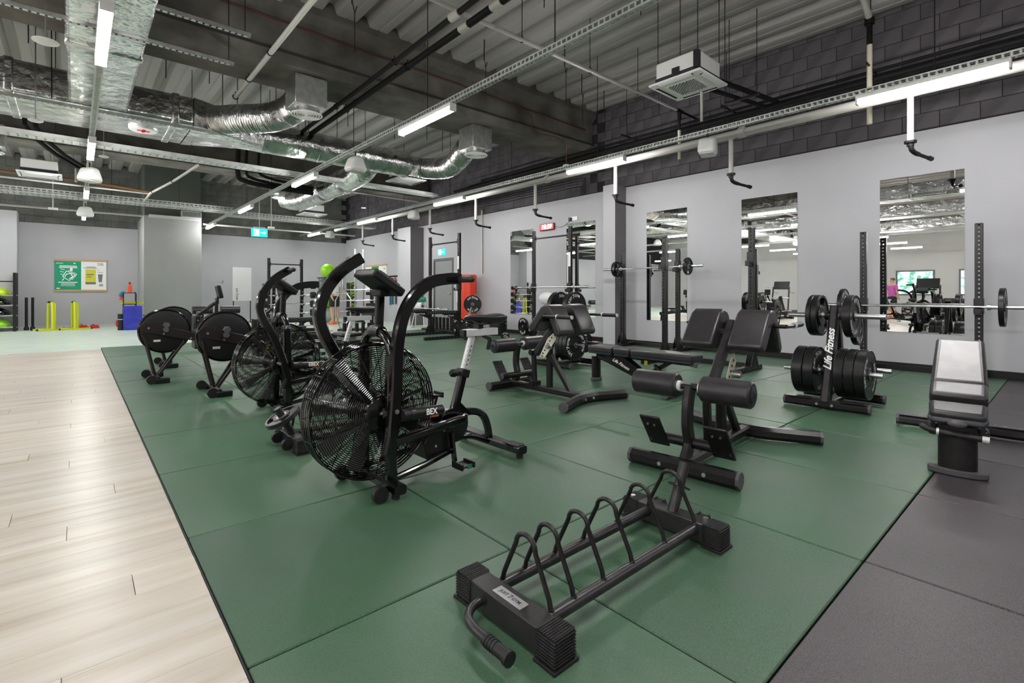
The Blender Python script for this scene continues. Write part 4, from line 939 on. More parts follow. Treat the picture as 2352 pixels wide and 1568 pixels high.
    obj('plate_holes', m, 'text_black', ap); obj('plate_bolt', MB().cyl((.545,-.062,.41),(.545,-.05,.41),.016,n=12), 'bolt', ap)
    obj('selector_knob', MB().cyl((.66,-.06,.52),(.66,-.11,.52),.022,n=16).cyl((.66,-.05,.52),(.66,-.06,.52),.03,n=16), 'steel', t)
    obj('pad_bracket', MB().rtube([(.72,-.25,.80),(.72,.25,.80)], .06, .04, up=(0,0,1)), K, t)
    # hip pads: thick slab bent over a ridge
    for s in (-1,1):
        outer = [(.575,.665),(.60,.655),(.775,.90),(.82,.93),(.865,.90),(.985,.68),(.965,.655),(.935,.665),(.83,.845),(.80,.855),(.775,.84),(.635,.645)]
        poly = [(.555,.725),(.58,.69),(.62,.68),(.66,.705),(.775,.845),(.81,.855),(.845,.83),(.925,.66),(.96,.645),(.99,.665),(.995,.70),(.885,.915),(.845,.95),(.79,.955),(.735,.93)]
        y0 = .05 if s > 0 else -.27
        pd = obj('hip_pad', MB().prism(poly, (0,y0,0), (1,0,0), (0,0,1), (0,.22,0)), 'leather', t, bev=.028, seg=4, smooth=60)
        h = obj('handle', MB().cyl((.84,s*.335,.845),(1.04,s*.335,.845),.014,n=14).cyl((.84,s*.22,.845),(.84,s*.335,.845),.014,n=14), 'black_satin', t)
        obj('handle_grip', MB().cyl((1.03,s*.335,.845),(1.205,s*.335,.845),.019,n=18), 'rubber_plain', h)
        obj('grip_ring', MB().cyl((1.02,s*.335,.845),(1.032,s*.335,.845),.022,n=18).cyl((1.203,s*.335,.845),(1.212,s*.335,.845),.018,n=18), 'silver_paint', h)
    return t
back_extension((2.31,-.03,0), R(5), 'near black back extension bench with two hip pads and foam rollers')
back_extension((3.34,2.66,0), R(-90), 'farther black back extension bench facing the camera with cream selector plate')

# ---- weight trees
def weight_tree(loc, rz, label):
    t = thing('weight_tree', label, 'weight rack', loc, rz)
    for x in (-.3,.3):
        b = rod_caps(t, [(x,-.34,.05),(x,.34,.05)], .08, .08, (0,0,1), 'black_satin')
        obj('top_guard', MB().bb(x-.038,x+.038,.12,.31,.088,.095).bb(x-.038,x+.038,-.31,-.12,.088,.095), 'grey_satin', b, bev=.004)
        for y in (-.06,.06): obj('bolt', MB().cyl((x-.047,y,.05),(x-.033,y,.05),.012,n=10), 'bolt', b)
    obj('base_link', MB().rtube([(-.3,0,.05),(.3,0,.05)], .09, .05, up=(0,0,1)), 'black_satin', t)
    p = obj('front_post', MB().rtube([(-.29,0,.06),(-.13,0,.48),(.03,0,.93)], .11, .075, up=(0,1,0)), 'grey_satin', t)
    dd = V(.165,0,.46).normalized(); nn = V(-.94,0,.34)
    obj('lettering', text(MB(), 'life', V(-.115,0,.52)+nn*.062, dd, (0,-1,0) if False else (0,1,0), .088, 0, 1.0), 'text_white', p, smooth=0)
    obj('rear_post', MB().rtube([(.29,0,.06),(.06,0,.86)], .09, .06, up=(0,1,0)), 'black_satin', t)
    for x,z in ((.0,.85),(-.12,.33),(.26,.33)):
        for s in (-1,1):
            g = obj('plate_peg', MB().cyl((x,s*.03,z),(x,s*.40,z),.0235,n=20), 'steel', t); obj('peg_stop', MB().cyl((x,s*.045,z),(x,s*.075,z),.042,n=20), 'black_plastic', g)
    return t
tc = (5.10,-.03)
weight_tree((tc[0],tc[1],0), R(2), 'near black weight tree loaded with bumper plates beside the wall')
for i,(dy,w_,lab) in enumerate(((-.115,.075,'inner'),(-.195,.075,'middle'),(-.275,.078,'outer'))): plate((tc[0]-.12,tc[1]+dy,.33), .225, w_, '%s of three large bumper plates low on the near weight tree' % lab, spin=R(75+15*i))
for i,(dy,w_,lab) in enumerate(((.13,.085,'inner'),(.225,.09,'outer'))): plate((tc[0]-.12,tc[1]+dy,.33), .225, w_, '%s of two large plates on the left low peg of the near tree' % lab, spin=R(-30))
plate((tc[0],tc[1]-.14,.85), .20, .07, 'plate with white lettering on the top right peg of the near tree', spin=R(30))
plate((tc[0],tc[1]+.125,.85), .20, .05, 'plate with yellow marks on the top left peg of the near tree', 'iron_y'); plate((tc[0],tc[1]+.175,.85), .20, .04, 'outer plate on the top left peg of the near tree')
plate((tc[0]+.26,tc[1]-.12,.72), .16, .05, 'smaller plate on the rear side of the near tree')
tc2 = (5.07,3.40)
weight_tree((tc2[0],tc2[1],0), R(2), 'farther black weight tree with large plates behind the back extension bench')
plate((tc2[0],tc2[1]-.15,.86), .225, .075, 'large bumper plate on the top right peg of the farther tree', spin=R(-20)); plate((tc2[0],tc2[1]+.16,.86), .225, .08, 'large bumper plate on the top left peg of the farther tree', spin=R(40))
for i in range(3): plate((tc2[0]-.12,tc2[1]-.11-.072*i,.33), .225, .066, '%s of three large plates low right on the farther tree' % ('inner','middle','outer')[i], spin=R(80))
for i in range(4): plate((tc2[0]-.12,tc2[1]+.12+.06*i,.33), .225, .054, '%s of four large plates low left on the farther tree' % ('innermost','second','third','outermost')[i], spin=R(20))
plate((tc2[0]+.26,tc2[1]-.13,.33), .15, .04, 'small brownish plate on the rear low peg of the farther tree', 'iron')

# ---- adjustable benches (front post at local x = 0, rear wide foot at x = 1.17)
def slab(pts, y0, y1):   # side outline in xz
    return MB().prism(pts, (0,y0,0), (1,0,0), (0,0,1), (0,y1-y0,0))
def pad(t, name, p0, p1, th, w0, w1, m, shell=True, bev=.02):
    p0 = V(p0[0],0,p0[1]); p1 = V(p1[0],0,p1[1]); d = (p1-p0).normalized(); n = V(-d.z,0,d.x); vs = []
    for p, wd in ((p0,w0),(p1,w1)):
        for y in (-wd,wd):
            for k in (0,th): vs.append(p+V(0,y,0)+n*k)
    F = [(0,1,3,2),(4,6,7,5),(0,4,5,1),(2,3,7,6),(0,2,6,4),(1,5,7,3)]
    o = obj(name, MB().add(vs, F), m, t, bev=bev, seg=4, smooth=60)
    if shell:
        vs = []
        for p, wd in ((p0+d*.012,w0-.006),(p1-d*.012,w1-.006)):
            for y in (-wd,wd):
                for k in (-.018,.018): vs.append(p+V(0,y,0)+n*k)
        obj('pad_shell', MB().add(vs, F), 'shell_navy', o, bev=.008)
    return o
def top_panel(o, p0, p1, th, w0, w1, m):
    p0 = V(p0[0],0,p0[1]); p1 = V(p1[0],0,p1[1]); d = (p1-p0).normalized(); n = V(-d.z,0,d.x); a = p0+d*.03; b = p1-d*.03; vs = []
    for p, wd in ((a,w0-.028),(b,w1-.028)):
        for y in (-wd,wd):
            for k in (th-.012,th+.0025): vs.append(p+V(0,y,0)+n*k)
    obj('top_panel', MB().add(vs, [(0,1,3,2),(4,6,7,5),(0,4,5,1),(2,3,7,6),(0,2,6,4),(1,5,7,3)]), m, o, bev=.004, seg=2)
def bench(loc, rz, label, flat):
    t = thing('adjustable_bench', label, 'weight bench', loc, rz); K = 'black_satin'
    el = [(.045*math.cos(2*PI*k/24)*1.0, .088*math.sin(2*PI*k/24)) for k in range(24)]
    if flat: el = [(.05*math.cos(2*PI*k/24), .062*math.sin(2*PI*k/24)) for k in range(24)]
    obj('front_post', MB().prism(el, (0,0,.035), (1,0,0), (0,1,0), (0 if flat else .0,0,.265)), K, t, smooth=50)
    bw = .085 if flat else .135
    obj('post_foot', MB().prism([(.055*math.cos(2*PI*k/28), bw*math.sin(2*PI*k/28)) for k in range(28)], (0,0,0), (1,0,0), (0,1,0), (0,0,.04)), 'cap_grey', t, bev=.008)
    obj('spine', MB().rtube(smooth_path([(.02,0,.30),(.20,0,.26),(.62,0,.13),(1.17,0,.075)],5), .06, .055, up=(0,1,0)), K, t)
    rf = rod_caps(t, [(1.17,-.38,.05),(1.17,.38,.05)], .085, .075, (0,0,1), 'grey_satin')
    obj('foot_guard', MB().bb(1.13,1.21,.19,.365,.088,.096).bb(1.13,1.21,-.365,-.19,.088,.096), 'cap_grey', rf, bev=.004)
    for y in (.24,.32,-.24,-.32): obj('bolt', MB().cyl((1.15,y,.094),(1.15,y,.099),.008,n=8), 'bolt', rf)
    sd = obj('side_plate', MB().prism([(.12,.34),(.42,.34),(.62,.22),(.55,.15),(.30,.24)], (0,-.05,0), (1,0,0), (0,0,1), (0,.006,0)).prism([(.12,.34),(.42,.34),(.62,.22),(.55,.15),(.30,.24)], (0,.044,0), (1,0,0), (0,0,1), (0,.006,0)), K, t)
    for s in (-1,1): obj('lettering', text(MB(), 'life', (.40,s*.052,.245), (-s*.88,0,s*.36) if s > 0 else (.88,0,-.36), (.36*(1 if s < 0 else 1),0,.88), .055), 'text_white', sd, smooth=0)
    if flat:
        P = [((-.03,.36),(.33,.36),.135,.135),((.345,.36),(.57,.36),.135,.135),((.585,.36),(1.32,.36),.14,.125)]
        for k,(a,b,w0,w1) in enumerate(P): pad(t, ('head_pad','seat_pad','back_pad')[k], a, b, .075, w0, w1, 'leather')
        obj('pad_frame', MB().rtube([(.02,0,.335),(1.25,0,.335)], .05, .04, up=(0,1,0)), K, t)
        obj('end_grip', MB().rtube([(1.26,-.05,.34),(1.34,-.05,.33)], .05, .04, up=(0,1,0)), 'cap_grey', t, bev=.01)
        obj('adjuster', MB().cyl((.85,-.05,.28),(.95,-.06,.20),.02,n=12).beam((.70,0,.14),(1.0,0,.32),.04,.05,(0,1,0)), K, t); obj('warning_tag', MB().bb(.72,.76,-.055,-.052,.27,.32), 'cone_yellow', t)
    else:
        a = pad(t, 'front_pad', (-.045,.315), (.13,.355), .06, .125, .135, 'leather', True, .025)
        obj('front_shell', MB().prism([(-.075,.305),(.08,.285),(.14,.36),(-.03,.36)], (0,-.135,0), (1,0,0), (0,0,1), (0,.27,0)), 'shell_navy', a, bev=.03, seg=3)
        p = ((.165,.375),(.395,.425)); b = pad(t, 'seat_pad', p[0], p[1], .075, .135, .138, 'leather'); top_panel(b, p[0], p[1], .075, .135, .138, 'leather_grey')
        p = ((.415,.425),(.93,.67)); b = pad(t, 'back_pad', p[0], p[1], .075, .14, .13, 'leather'); top_panel(b, p[0], p[1], .075, .14, .13, 'leather_grey')
        obj('end_grip', MB().sphere((-.085,0,.315),(.02,.045,.022),16,10), 'cap_grey', t)
        obj('neck', MB().cyl((.0,0,.30),(.02,0,.36),.028,n=16), K, t)
        obj('post_rim', MB().tube([(x*1.05,y*1.05,.30) for x,y in el], .006, 8, closed=True), 'black_gloss', t)
        h = obj('lift_handle', MB().cyl((-.075,-.11,.245),(-.075,.085,.255),.018,n=18).tube(smooth_path([(-.075,.08,.255),(-.07,.13,.262),(-.02,.16,.265)],4),.016,12), 'rubber_plain', t)
        obj('handle_ring', MB().cyl((-.075,-.135,.244),(-.075,-.105,.246),.019,n=18).cyl((-.075,.08,.255),(-.075,.092,.2555),.021,n=18), 'silver_paint', h)
        for s in (-1,1): obj('pad_strut', MB().beam((.03,s*.11,.33),(.03,s*.11,.22),.02,.02).cyl((.03,s*.05,.325),(.03,s*.115,.325),.009,n=10), K, t)
        obj('rear_prop', MB().rtube([(.75,0,.12),(.82,0,.55)], .05, .045, up=(0,1,0)), K, t); obj('pad_frame', MB().rtube([(.42,0,.40),(.90,0,.63)], .05, .03, up=(0,1,0)), K, t)
        obj('cross_block', MB().bb(.06,.16,-.14,.14,.20,.27), K, t, bev=.02)
    return t
bench((4.42,2.32,0), R(-90), 'flat black weight bench behind the near back extension bench', True)
bench((3.53,-1.10,0), R(6), 'adjustable bench with grey topped pads at the right edge', False)
# ---- squat racks: uprights are ladders of drilled steel (front local -x, wall local +x)
UPR = {}
def upright_mesh(h, dense=True):
    if h in UPR: return UPR[h]
    m = MB(); w = .075; d = .06; st = .0265
    for s in (-1,1): m.bb(-d/2,d/2,min(s*w/2,s*(w/2-st)),max(s*w/2,s*(w/2-st)),0,h)
    z = .0; m.bb(-d/2,d/2,-w/2+st,w/2-st,0,.28)
    z = .28
    while z < h-.05: m.bb(-d/2,d/2,-w/2+st,w/2-st,z+.020,min(z+.052,h)); z += .052
    m.bb(-d/2,d/2,-w/2+st,w/2-st,h-.03,h)
    UPR[h] = mesh_of(m, 'upright', 'black_satin', 0); return UPR[h]
def jhook(t, y, z, s=1):
    o = obj('j_hook', MB().bb(-.055,.035,y-.045,y+.045,z-.02,z+.16).bb(-.14,-.05,y-.03,y+.03,z-.035,z-.015).bb(-.145,-.13,y-.03,y+.03,z-.035,z+.035), 'black_satin', t, bev=.004)
    return o
def squat_rack(loc, w, h, label, foot=(-.55,.35), rear=True, bar=None, hooks=(), arms=None, sticker=False, sign=False):
    t = thing('squat_rack', label, 'squat rack', loc); me = upright_mesh(h)
    for s in (-1,1):
        u = obj('upright', me, None, t, bev=.003, seg=1); u.location = (0,s*w/2,0)
        f = obj('foot', MB().bb(foot[0],foot[1],s*w/2-.04,s*w/2+.04,0,.07), 'black_satin', t, bev=.005)
        m = MB()
        for k in range(int((foot[1]-foot[0])/.1)): m.cyl((foot[0]+.06+.1*k,s*w/2-.041,.04),(foot[0]+.06+.1*k,s*w/2+.041,.04),.008,n=8)
        obj('foot_holes', m, 'bolt', f)
        obj('gusset', MB().prism([(-.03,.07),(-.12,.07),(-.03,.26)], (0,s*w/2-.044,0), (1,0,0), (0,0,1), (0,.006,0)).prism([(-.03,.07),(-.12,.07),(-.03,.26)], (0,s*w/2+.038,0), (1,0,0), (0,0,1), (0,.006,0)).prism([(.03,.07),(.12,.07),(.03,.26)], (0,s*w/2-.044,0), (1,0,0), (0,0,1), (0,.006,0)).prism([(.03,.07),(.12,.07),(.03,.26)], (0,s*w/2+.038,0), (1,0,0), (0,0,1), (0,.006,0)), 'black_satin', t)
    if rear: obj('base_beam', MB().bb(foot[1]-.07,foot[1],-w/2,w/2,.0,.07), 'black_satin', t, bev=.004)
    if bar: obj('pull_up_bar', MB().cyl((0,-w/2,bar),(0,w/2,bar),.018,n=14), 'black_satin', t); obj('bar_flange', MB().bb(-.035,.035,-w/2+.037,-w/2+.05,bar-.06,bar+.06).bb(-.035,.035,w/2-.05,w/2-.037,bar-.06,bar+.06), 'black_satin', t)
    for y, z in hooks: jhook(t, y, z)
    if arms:
        for s in (-1,1):
            a = obj('safety_arm', MB().bb(-.85,-.03,s*w/2-.03,s*w/2+.03,arms,arms+.07).prism([(-.03,arms),(-.03,arms-.18),(-.5,arms)], (0,s*w/2-.005,0), (1,0,0), (0,0,1), (0,.01,0)), 'black_satin', t, bev=.003)
            m = MB()
            for k in range(12): m.cyl((-.80+.06*k,s*w/2-.0315,arms+.035),(-.80+.06*k,s*w/2+.0315,arms+.035),.009,n=8)
            obj('arm_holes', m, 'silver_paint', a)
            obj('lettering', logo(MB(), (-.28,s*w/2-.006,arms-.05), (1,0,0), (0,0,1), .045), 'text_white', a, smooth=0)
    if sticker: obj('sticker', MB().bb(-.034,-.031,-w/2-.03,-w/2+.03,h-.85,h-.55), 'paper', t)
    return t
def barbell(loc, L, label, rz=0, mtl='chrome', tilt=None):
    t = thing('barbell', label, 'barbell', loc, rz)
    obj('shaft', MB().cyl((0,-L/2+.40,0),(0,L/2-.40,0),.014,n=14), mtl, t)
    for s in (-1,1):
        obj('sleeve', MB().cyl((0,s*(L/2-.41),0),(0,s*L/2,0),.025,n=18), 'chrome', t); obj('collar', MB().cyl((0,s*(L/2-.44),0),(0,s*(L/2-.41),0),.036,n=18), 'steel', t)
    obj('knurl', MB().cyl((0,-.38,0),(0,.38,0),.0148,n=14), 'steel', t)
    if tilt: t.rotation_euler = tilt
    return t
# rack 1 (right), rack 2 (by the pilaster), rack 3 (standing free), rack 4 and 5 with pull up bars
squat_rack((7.76,-.21,0), 1.16, 1.90, 'squat rack with the low barbell nearest the right edge', (-.1,.5), True, None, ((.58,.84),(-.58,.84)))
barbell((7.66,-.21,.90), 2.2, 'chrome barbell resting on the rack nearest the right edge'); plate((7.66,-1.00,.90), .225, .05, 'bumper plate on the right end of the low barbell', spin=R(10)); plate((7.66,.58,.90), .225, .05, 'bumper plate on the left end of the low barbell behind the weight tree')
squat_rack((7.83,3.82,0), 1.22, 1.86, 'squat rack with the high barbell in front of the pilaster', (-.1,.42), True, None, ((.61,1.48),(-.61,1.48)))
barbell((7.73,3.75,1.535), 2.15, 'chrome barbell resting high on the rack by the pilaster'); plate((7.73,4.50,1.535), .155, .035, 'small plate with grip holes on the left end of the high barbell', 'iron', spin=.5); plate((7.73,2.96,1.535), .155, .035, 'small plate with grip holes on the right end of the high barbell', 'iron', spin=.9)
squat_rack((6.62,2.06,0), 1.34, 1.95, 'freestanding empty squat rack in front of the mirrors', (-.60,.25), True, None, ((.67,1.47),(-.67,1.47)))
squat_rack((7.55,6.12,0), 1.12, 2.48, 'tall squat rack with pull up bar below the red clock', (-.2,.6), True, 2.30, ((.56,1.12),(-.56,1.12)), None, True)
barbell((7.45,6.05,1.19), 2.15, 'chrome barbell resting on the rack below the red clock')
squat_rack((6.45,8.72,0), 1.28, 2.48, 'tall squat rack with pull up bar and safety arms before the door', (-.95,.5), True, 2.28, ((.64,1.15),(-.64,1.15)), .58, True)
barbell((5.85,8.75,.69), 2.2, 'chrome barbell lying across the safety arms of the far rack')
# landmine bar with bumpers, plate stack, loose plates
t = thing('landmine_bar', 'steel bar rising at a slant with bumper plates at its end', 'barbell', (0,0,0)); obj('bar', MB().cyl((6.3,7.75,.05),(7.25,8.5,1.02),.025,n=14), 'steel', t)
ax = V(.95,.75,.97).normalized()
for i in range(6):
    c = V(7.02,8.32,.785)-V(.60,.80,0)*(.045*i-.12); o = plate((c.x,c.y,c.z), .22, .042, '%s of six bumper plates on the slanting bar counted from the right' % ORD[5-i].capitalize(), group='plates on the slanting bar', spin=.3*i); o.rotation_euler = Euler((0,0,R(-37)))
for i in range(6): plate((7.62,8.05,.035+.076*i), .225 if i else .24, .072, '%s plate of the black stack on the floor by the wall' % ('bottom','second','third','fourth','fifth','top')[i], rot=(R(90),0,0), group='stacked plates')
plate((8.02,7.55,.225), .225, .05, 'black plate leaning against the wall beside the plate stack', rot=(0,0,R(78)))
plate((6.22,7.40,.2), .2, .06, 'plate with yellow marks standing on the floor by the far rack', 'iron_y', rot=(0,0,R(-35)))
plate((7.25,9.25,.2), .2, .06, 'dark plate standing on the floor left of the yellow marked one', rot=(0,0,R(-35)))
# small curl bar on the floor behind the roller
t = thing('curl_bar', 'silver zigzag curl bar lying behind the farther back extension bench', 'barbell', (6.55,6.45,.10), R(-35)); obj('bar', MB().tube([(0,.5,0),(.03,.22,0),(-.02,.12,.0),(.03,0,0),(-.02,-.12,0),(.03,-.22,0),(0,-.5,0)],.014,10), 'steel', t); plate((6.80,6.82,.10), .095, .035, 'small plate on the end of the zigzag curl bar', rot=(0,0,R(-35)))
# vertical bar holder and foam rollers behind
t = thing('bar_holder', 'low black frame holding upright black tubes by the far wall', 'bar holder', (7.35,10.2,0)); obj('base', MB().bb(-.2,.2,-.75,.75,0,.05), 'black_satin', t)
for k in range(8): obj('tube', MB().cyl((0,-.65+.185*k,.05),(0,-.65+.185*k,.38),.045,n=16), 'black_plastic', t)

# ---- rowers
def rower(loc, label):
    t = thing('rowing_machine', label, 'rowing machine', loc); K = 'black_satin'
    fb = obj('front_foot_bar', MB().rtube([(0,-.30,.06),(0,.30,.06)], .05, .03, up=(0,0,1)), K, t)
    for s in (-1,1):
        obj('caster', MB().cyl((-.06,s*.30-.02,.05),(-.06,s*.30+.02,.05),.05,n=22).cyl((-.06,s*.30-.023,.05),(-.06,s*.30+.023,.05),.012,n=10), 'rubber_plain', fb); obj('foot_block', MB().bb(-.03,.12,s*.30-.03,s*.30+.03,0,.06), 'black_plastic', fb, bev=.01)
        obj('leg', MB().rtube([(-.0,s*.055,.06),(-.11,s*.085,.56)], .03, .03, up=(0,1,0)), 'dark_bronze', t); obj('leg', MB().rtube([(.03,s*.055,.06),(.30,s*.085,.47)], .03, .03, up=(0,1,0)), 'dark_bronze', t)
    c = V(.10,0,.60); fly = obj('flywheel_housing', MB().lathe([(0,-.085),(.21,-.085),(.245,-.075),(.26,-.05),(.26,.05),(.245,.075),(.21,.085),(0,.085)], c, (0,1,0), 48), 'black_plastic', t)
    obj('cage_rim', MB().ring(c+V(0,-.055,0),(0,1,0),.262,.008,48,6).ring(c+V(0,.055,0),(0,1,0),.262,.008,48,6), 'black_gloss', fly)
    for s in (-1,1):
        a = obj('side_arm', MB().prism([(-.17,.66),(-.12,.60),(.42,.46),(.42,.56),(-.10,.725)], (0,s*.105-.006,0), (1,0,0), (0,0,1), (0,.012,0)), 'dark_bronze', t, bev=.004)
        obj('bolt', MB().cyl((-.07,s*.11-.01,.645),(-.07,s*.11+.01,.645),.012,n=10).cyl((.08,s*.11-.01,.57),(.08,s*.11+.01,.57),.010,n=10).cyl((.36,s*.11-.01,.50),(.36,s*.11+.01,.50),.012,n=10), 'bolt', a)
        obj('axle_cap', MB().cyl((.10,s*.10,.62),(.10,s*.135,.62),.03,n=18).cyl((.11,s*.09,.67),(.11,s*.12,.67),.045,.03,6), 'cap_grey', a)
        obj('damper_label', MB().bb(-.02,.05,s*.0865-.001,s*.0865+.001,.475,.50), 'silver_paint', fly)
    po = obj('chain_post', MB().bb(.40,.47,-.12,.12,.36,.78), K, t, bev=.01); 
    for z in (.40,.46,.53,.60,.72): obj('bolt', MB().cyl((.435,-.125,z),(.435,-.118,z),.010,n=8), 'bolt', po)
    ma = obj('monitor_arm', MB().rtube([(.44,0,.77),(.66,0,.94)], .03, .03, up=(0,1,0)), K, t); obj('monitor_arm', MB().rtube([(.66,0,.94),(.68,0,1.02)], .03, .03, up=(0,1,0)).cyl((.66,-.03,.94),(.66,.03,.94),.025,n=12), K, t)
    mo = obj('monitor', MB().box((.69,0,1.08),(.05,.16,.17),(0,R(-12),0)), 'black_plastic', t, bev=.012); obj('phone_holder', MB().tube([(.68,-.04,1.16),(.66,-.05,1.22),(.74,.0,1.23),(.74,.06,1.21)],.005,6), 'steel', t)
    r = obj('rail', MB().rtube([(.42,0,.46),(2.25,0,.40)], .07, .10, up=(0,0,1)), K, t)
    obj('rail_strip', MB().bb(.9,2.2,-.012,.012,.49,.50), 'steel', r)
    obj('rail_badge', MB().lathe([(0,0),(.035,0),(.035,.004),(0,.004)], (.60,-.034,.455), (0,-1,0), 20).bb(.52,.55,-.037,-.034,.43,.48), 'yellow', r)
    st = obj('seat', MB().bb(1.35,1.62,-.15,.15,.52,.57), 'black_plastic', t, bev=.03, seg=3); obj('seat_carriage', MB().bb(1.40,1.57,-.06,.06,.46,.53), 'steel', t)
    for s in (-1,1): obj('foot_plate', MB().box((.62,s*.13,.50),(.03,.11,.30),(0,R(35),0)), 'cap_grey', t, bev=.01)
    rl = obj('rear_leg', MB().rtube([(2.18,0,.40),(2.22,0,.04)], .06, .05, up=(0,1,0)).bb(2.19,2.25,-.26,.26,0,.05), K, t)
    return t
rower((.36,5.88,0),'nearer left black rowing machine beside the pale wood floor'); rower((.74,4.54,0),'black rowing machine closest to the fan bikes'); rower((.62,7.25,0),'farthest black rowing machine behind the left one')

# ---- wall clock, socket, punch bag, paper stand
t = thing('wall_clock', 'red digital LED clock on the wall between two mirrors', 'clock', (WX-.05,6.97,2.67)); obj('case', MB().bb(0,.049,-.25,.25,-.085,.085), 'clock_case', t, bev=.02, seg=3); obj('display', MB().bb(-.003,.001,-.22,.22,-.065,.065), 'led_red', t); obj('digits', text(MB(), 'time', (-.004,0,0), (0,-1,0), (0,0,1), .155, 0, 1.05), 'led_digit', t, smooth=0); obj('cable', MB().tube(smooth_path([(.03,-.25,.0),(.035,-.45,-.05),(.035,-.65,.02),(.035,-.78,.12)],5),.004,6), 'black_plastic', t)
t = thing('wall_socket', 'white wall socket with a black plug above the mirror', 'socket', (WX-.013,6.12,2.78)); obj('plate', MB().bb(-.012,.012,-.12,.12,-.05,.05), 'white_plastic', t, bev=.006); obj('plug', MB().bb(-.06,-.01,.05,.12,-.05,.03), 'black_plastic', t, bev=.008)
t = thing('punch_bag', 'tall red square punch bag standing by the wall behind the far rack', 'punch bag', (7.9,9.72,0)); obj('cover', MB().prism([(.26*math.cos(2*PI*(k+.5)/8),.26*math.sin(2*PI*(k+.5)/8)) for k in range(8)], (0,0,.30), (1,0,0), (0,1,0), (0,0,1.27)), 'red_bag', t, bev=.015); obj('base', MB().lathe([(.30,0),(.30,.22),(.16,.32)], n=24), 'black_plastic', t); obj('lettering', MB().bb(-.262,-.256,.02,.09,1.05,1.35).bb(-.262,-.256,.13,.16,.8,1.3), 'text_white', t)
t = thing('paper_stand', 'white paper roll dispenser on a metal stand before the door', 'paper dispenser', (7.55,11.75,0), R(-50))
obj('stand_leg', MB().tube([(-.2,-.15,.02),(-.12,0,.55)],.014,8).tube([(.2,-.15,.02),(.12,0,.55)],.014,8).tube([(-.2,.2,.02),(-.12,.05,.55)],.014,8).tube([(.2,.2,.02),(.12,.05,.55)],.014,8).tube([(-.2,-.15,.02),(-.2,.2,.02)],.014,8).tube([(.2,-.15,.02),(.2,.2,.02)],.014,8), 'white_paint', t); obj('holder', MB().bb(-.22,.22,0,.06,.48,.86), 'silver_paint', t, bev=.01); obj('paper_roll', MB().cyl((-.16,-.10,.66),(.12,-.10,.66),.115,n=28), 'paper', t); obj('core', MB().cyl((.12,-.10,.66),(.16,-.10,.66),.03,n=14), 'black_plastic', t); obj('label_strip', MB().box((0,-.05,.86),(.42,.12,.10),(R(35),0,0)), 'poster_green', t)
one('wall_oval', MB().sphere((8.205,6.9,.93),(.10,.27,.15),28,16), 'white_plastic', 'white oval shape on the wall behind the farther back extension bench', 'cushion')  # flattened white ellipsoid set against the wall
one('red_clip', MB().tube(smooth_path([(7.75,5.2,.02),(7.85,5.28,.035),(7.95,5.2,.03),(7.9,5.1,.02)],5),.012,8), 'red', 'small red strap on the floor beside the pilaster', 'strap')
# ================================================================== far end of the room
# wall poster board (far wall)
PY = FY-.03
t = thing('poster_board', 'green and white double poster in wooden rails on the far wall', 'poster', (-.235,PY,0))
obj('top_rail', MB().bb(-.625,.625,-.012,.025,2.04,2.10), 'oak', t, bev=.004); obj('bottom_rail', MB().bb(-.625,.625,-.012,.025,1.10,1.16), 'oak', t, bev=.004)
g = obj('green_poster', MB().bb(-.61,.0,.0,.012,1.14,2.06), 'poster_green', t); wp = obj('white_poster', MB().bb(.0,.61,.0,.012,1.14,2.06), 'paper', t)
m = MB().bb(-.58,-.42,-.003,.0,1.965,1.98).bb(-.18,-.13,-.003,.0,1.965,1.99).bb(-.50,-.10,-.003,.0,1.875,1.90).bb(-.51,-.09,-.003,.0,1.83,1.855).bb(-.53,-.09,-.003,.0,1.375,1.40).bb(-.46,-.15,-.003,.0,1.325,1.345).bb(-.48,-.14,-.003,.0,1.28,1.292).bb(-.57,-.49,-.003,.0,1.19,1.215).bb(-.26,-.20,-.003,0,1.74,1.83)
def stroke(m, pts, wd):
    for a, b in zip(pts, pts[1:]): m.beam((a[0],-.0015,a[1]),(b[0],-.0015,b[1]),wd,.003,(0,1,0))
stroke(m, [(-.34,1.74),(-.14,1.62),(-.28,1.44),(-.43,1.56),(-.34,1.74)], .02); stroke(m, [(-.30,1.76),(-.10,1.64),(-.22,1.46)], .014)
stroke(m, [(-.48,1.80),(-.38,1.77)], .016); stroke(m, [(-.49,1.72),(-.40,1.70)], .016); stroke(m, [(-.48,1.64),(-.42,1.62)], .016); stroke(m, [(-.38,1.56),(-.34,1.64),(-.24,1.66),(-.20,1.56),(-.28,1.50)], .022); stroke(m, [(-.40,1.50),(-.44,1.44)], .02)
obj('white_print', m, 'text_white', g, smooth=0)
m = MB(); text(m, 'fitness', (.46,-.001,1.985), (1,0,0), (0,0,1), .04); text(m, 'world', (.47,-.001,1.945), (1,0,0), (0,0,1), .04); text(m, '55', (.48,-.001,1.30), (1,0,0), (0,0,1), .10)
m.bb(.13,.34,-.002,0,1.865,1.88).bb(.06,.38,-.002,0,1.835,1.85).bb(.40,.42,-.002,0,1.77,1.79).bb(.39,.53,-.002,0,1.705,1.715); obj('dark_print', m, 'text_black', wp, smooth=0)
obj('yellow_pouch', MB().bb(.10,.35,-.004,0,1.33,1.80), 'bag_yellow', wp); obj('pouch_print', MB().bb(.13,.30,-.0055,-.004,1.62,1.655).bb(.13,.25,-.0055,-.004,1.55,1.575).bb(.10,.35,-.0055,-.004,1.33,1.40), 'shaker_grey', wp)
obj('shaker_cup', MB().prism([(.40,1.65),(.52,1.65),(.50,1.40),(.42,1.40)], (0,-.004,0), (1,0,0), (0,0,1), (0,.004,0)), 'shaker_grey', wp)
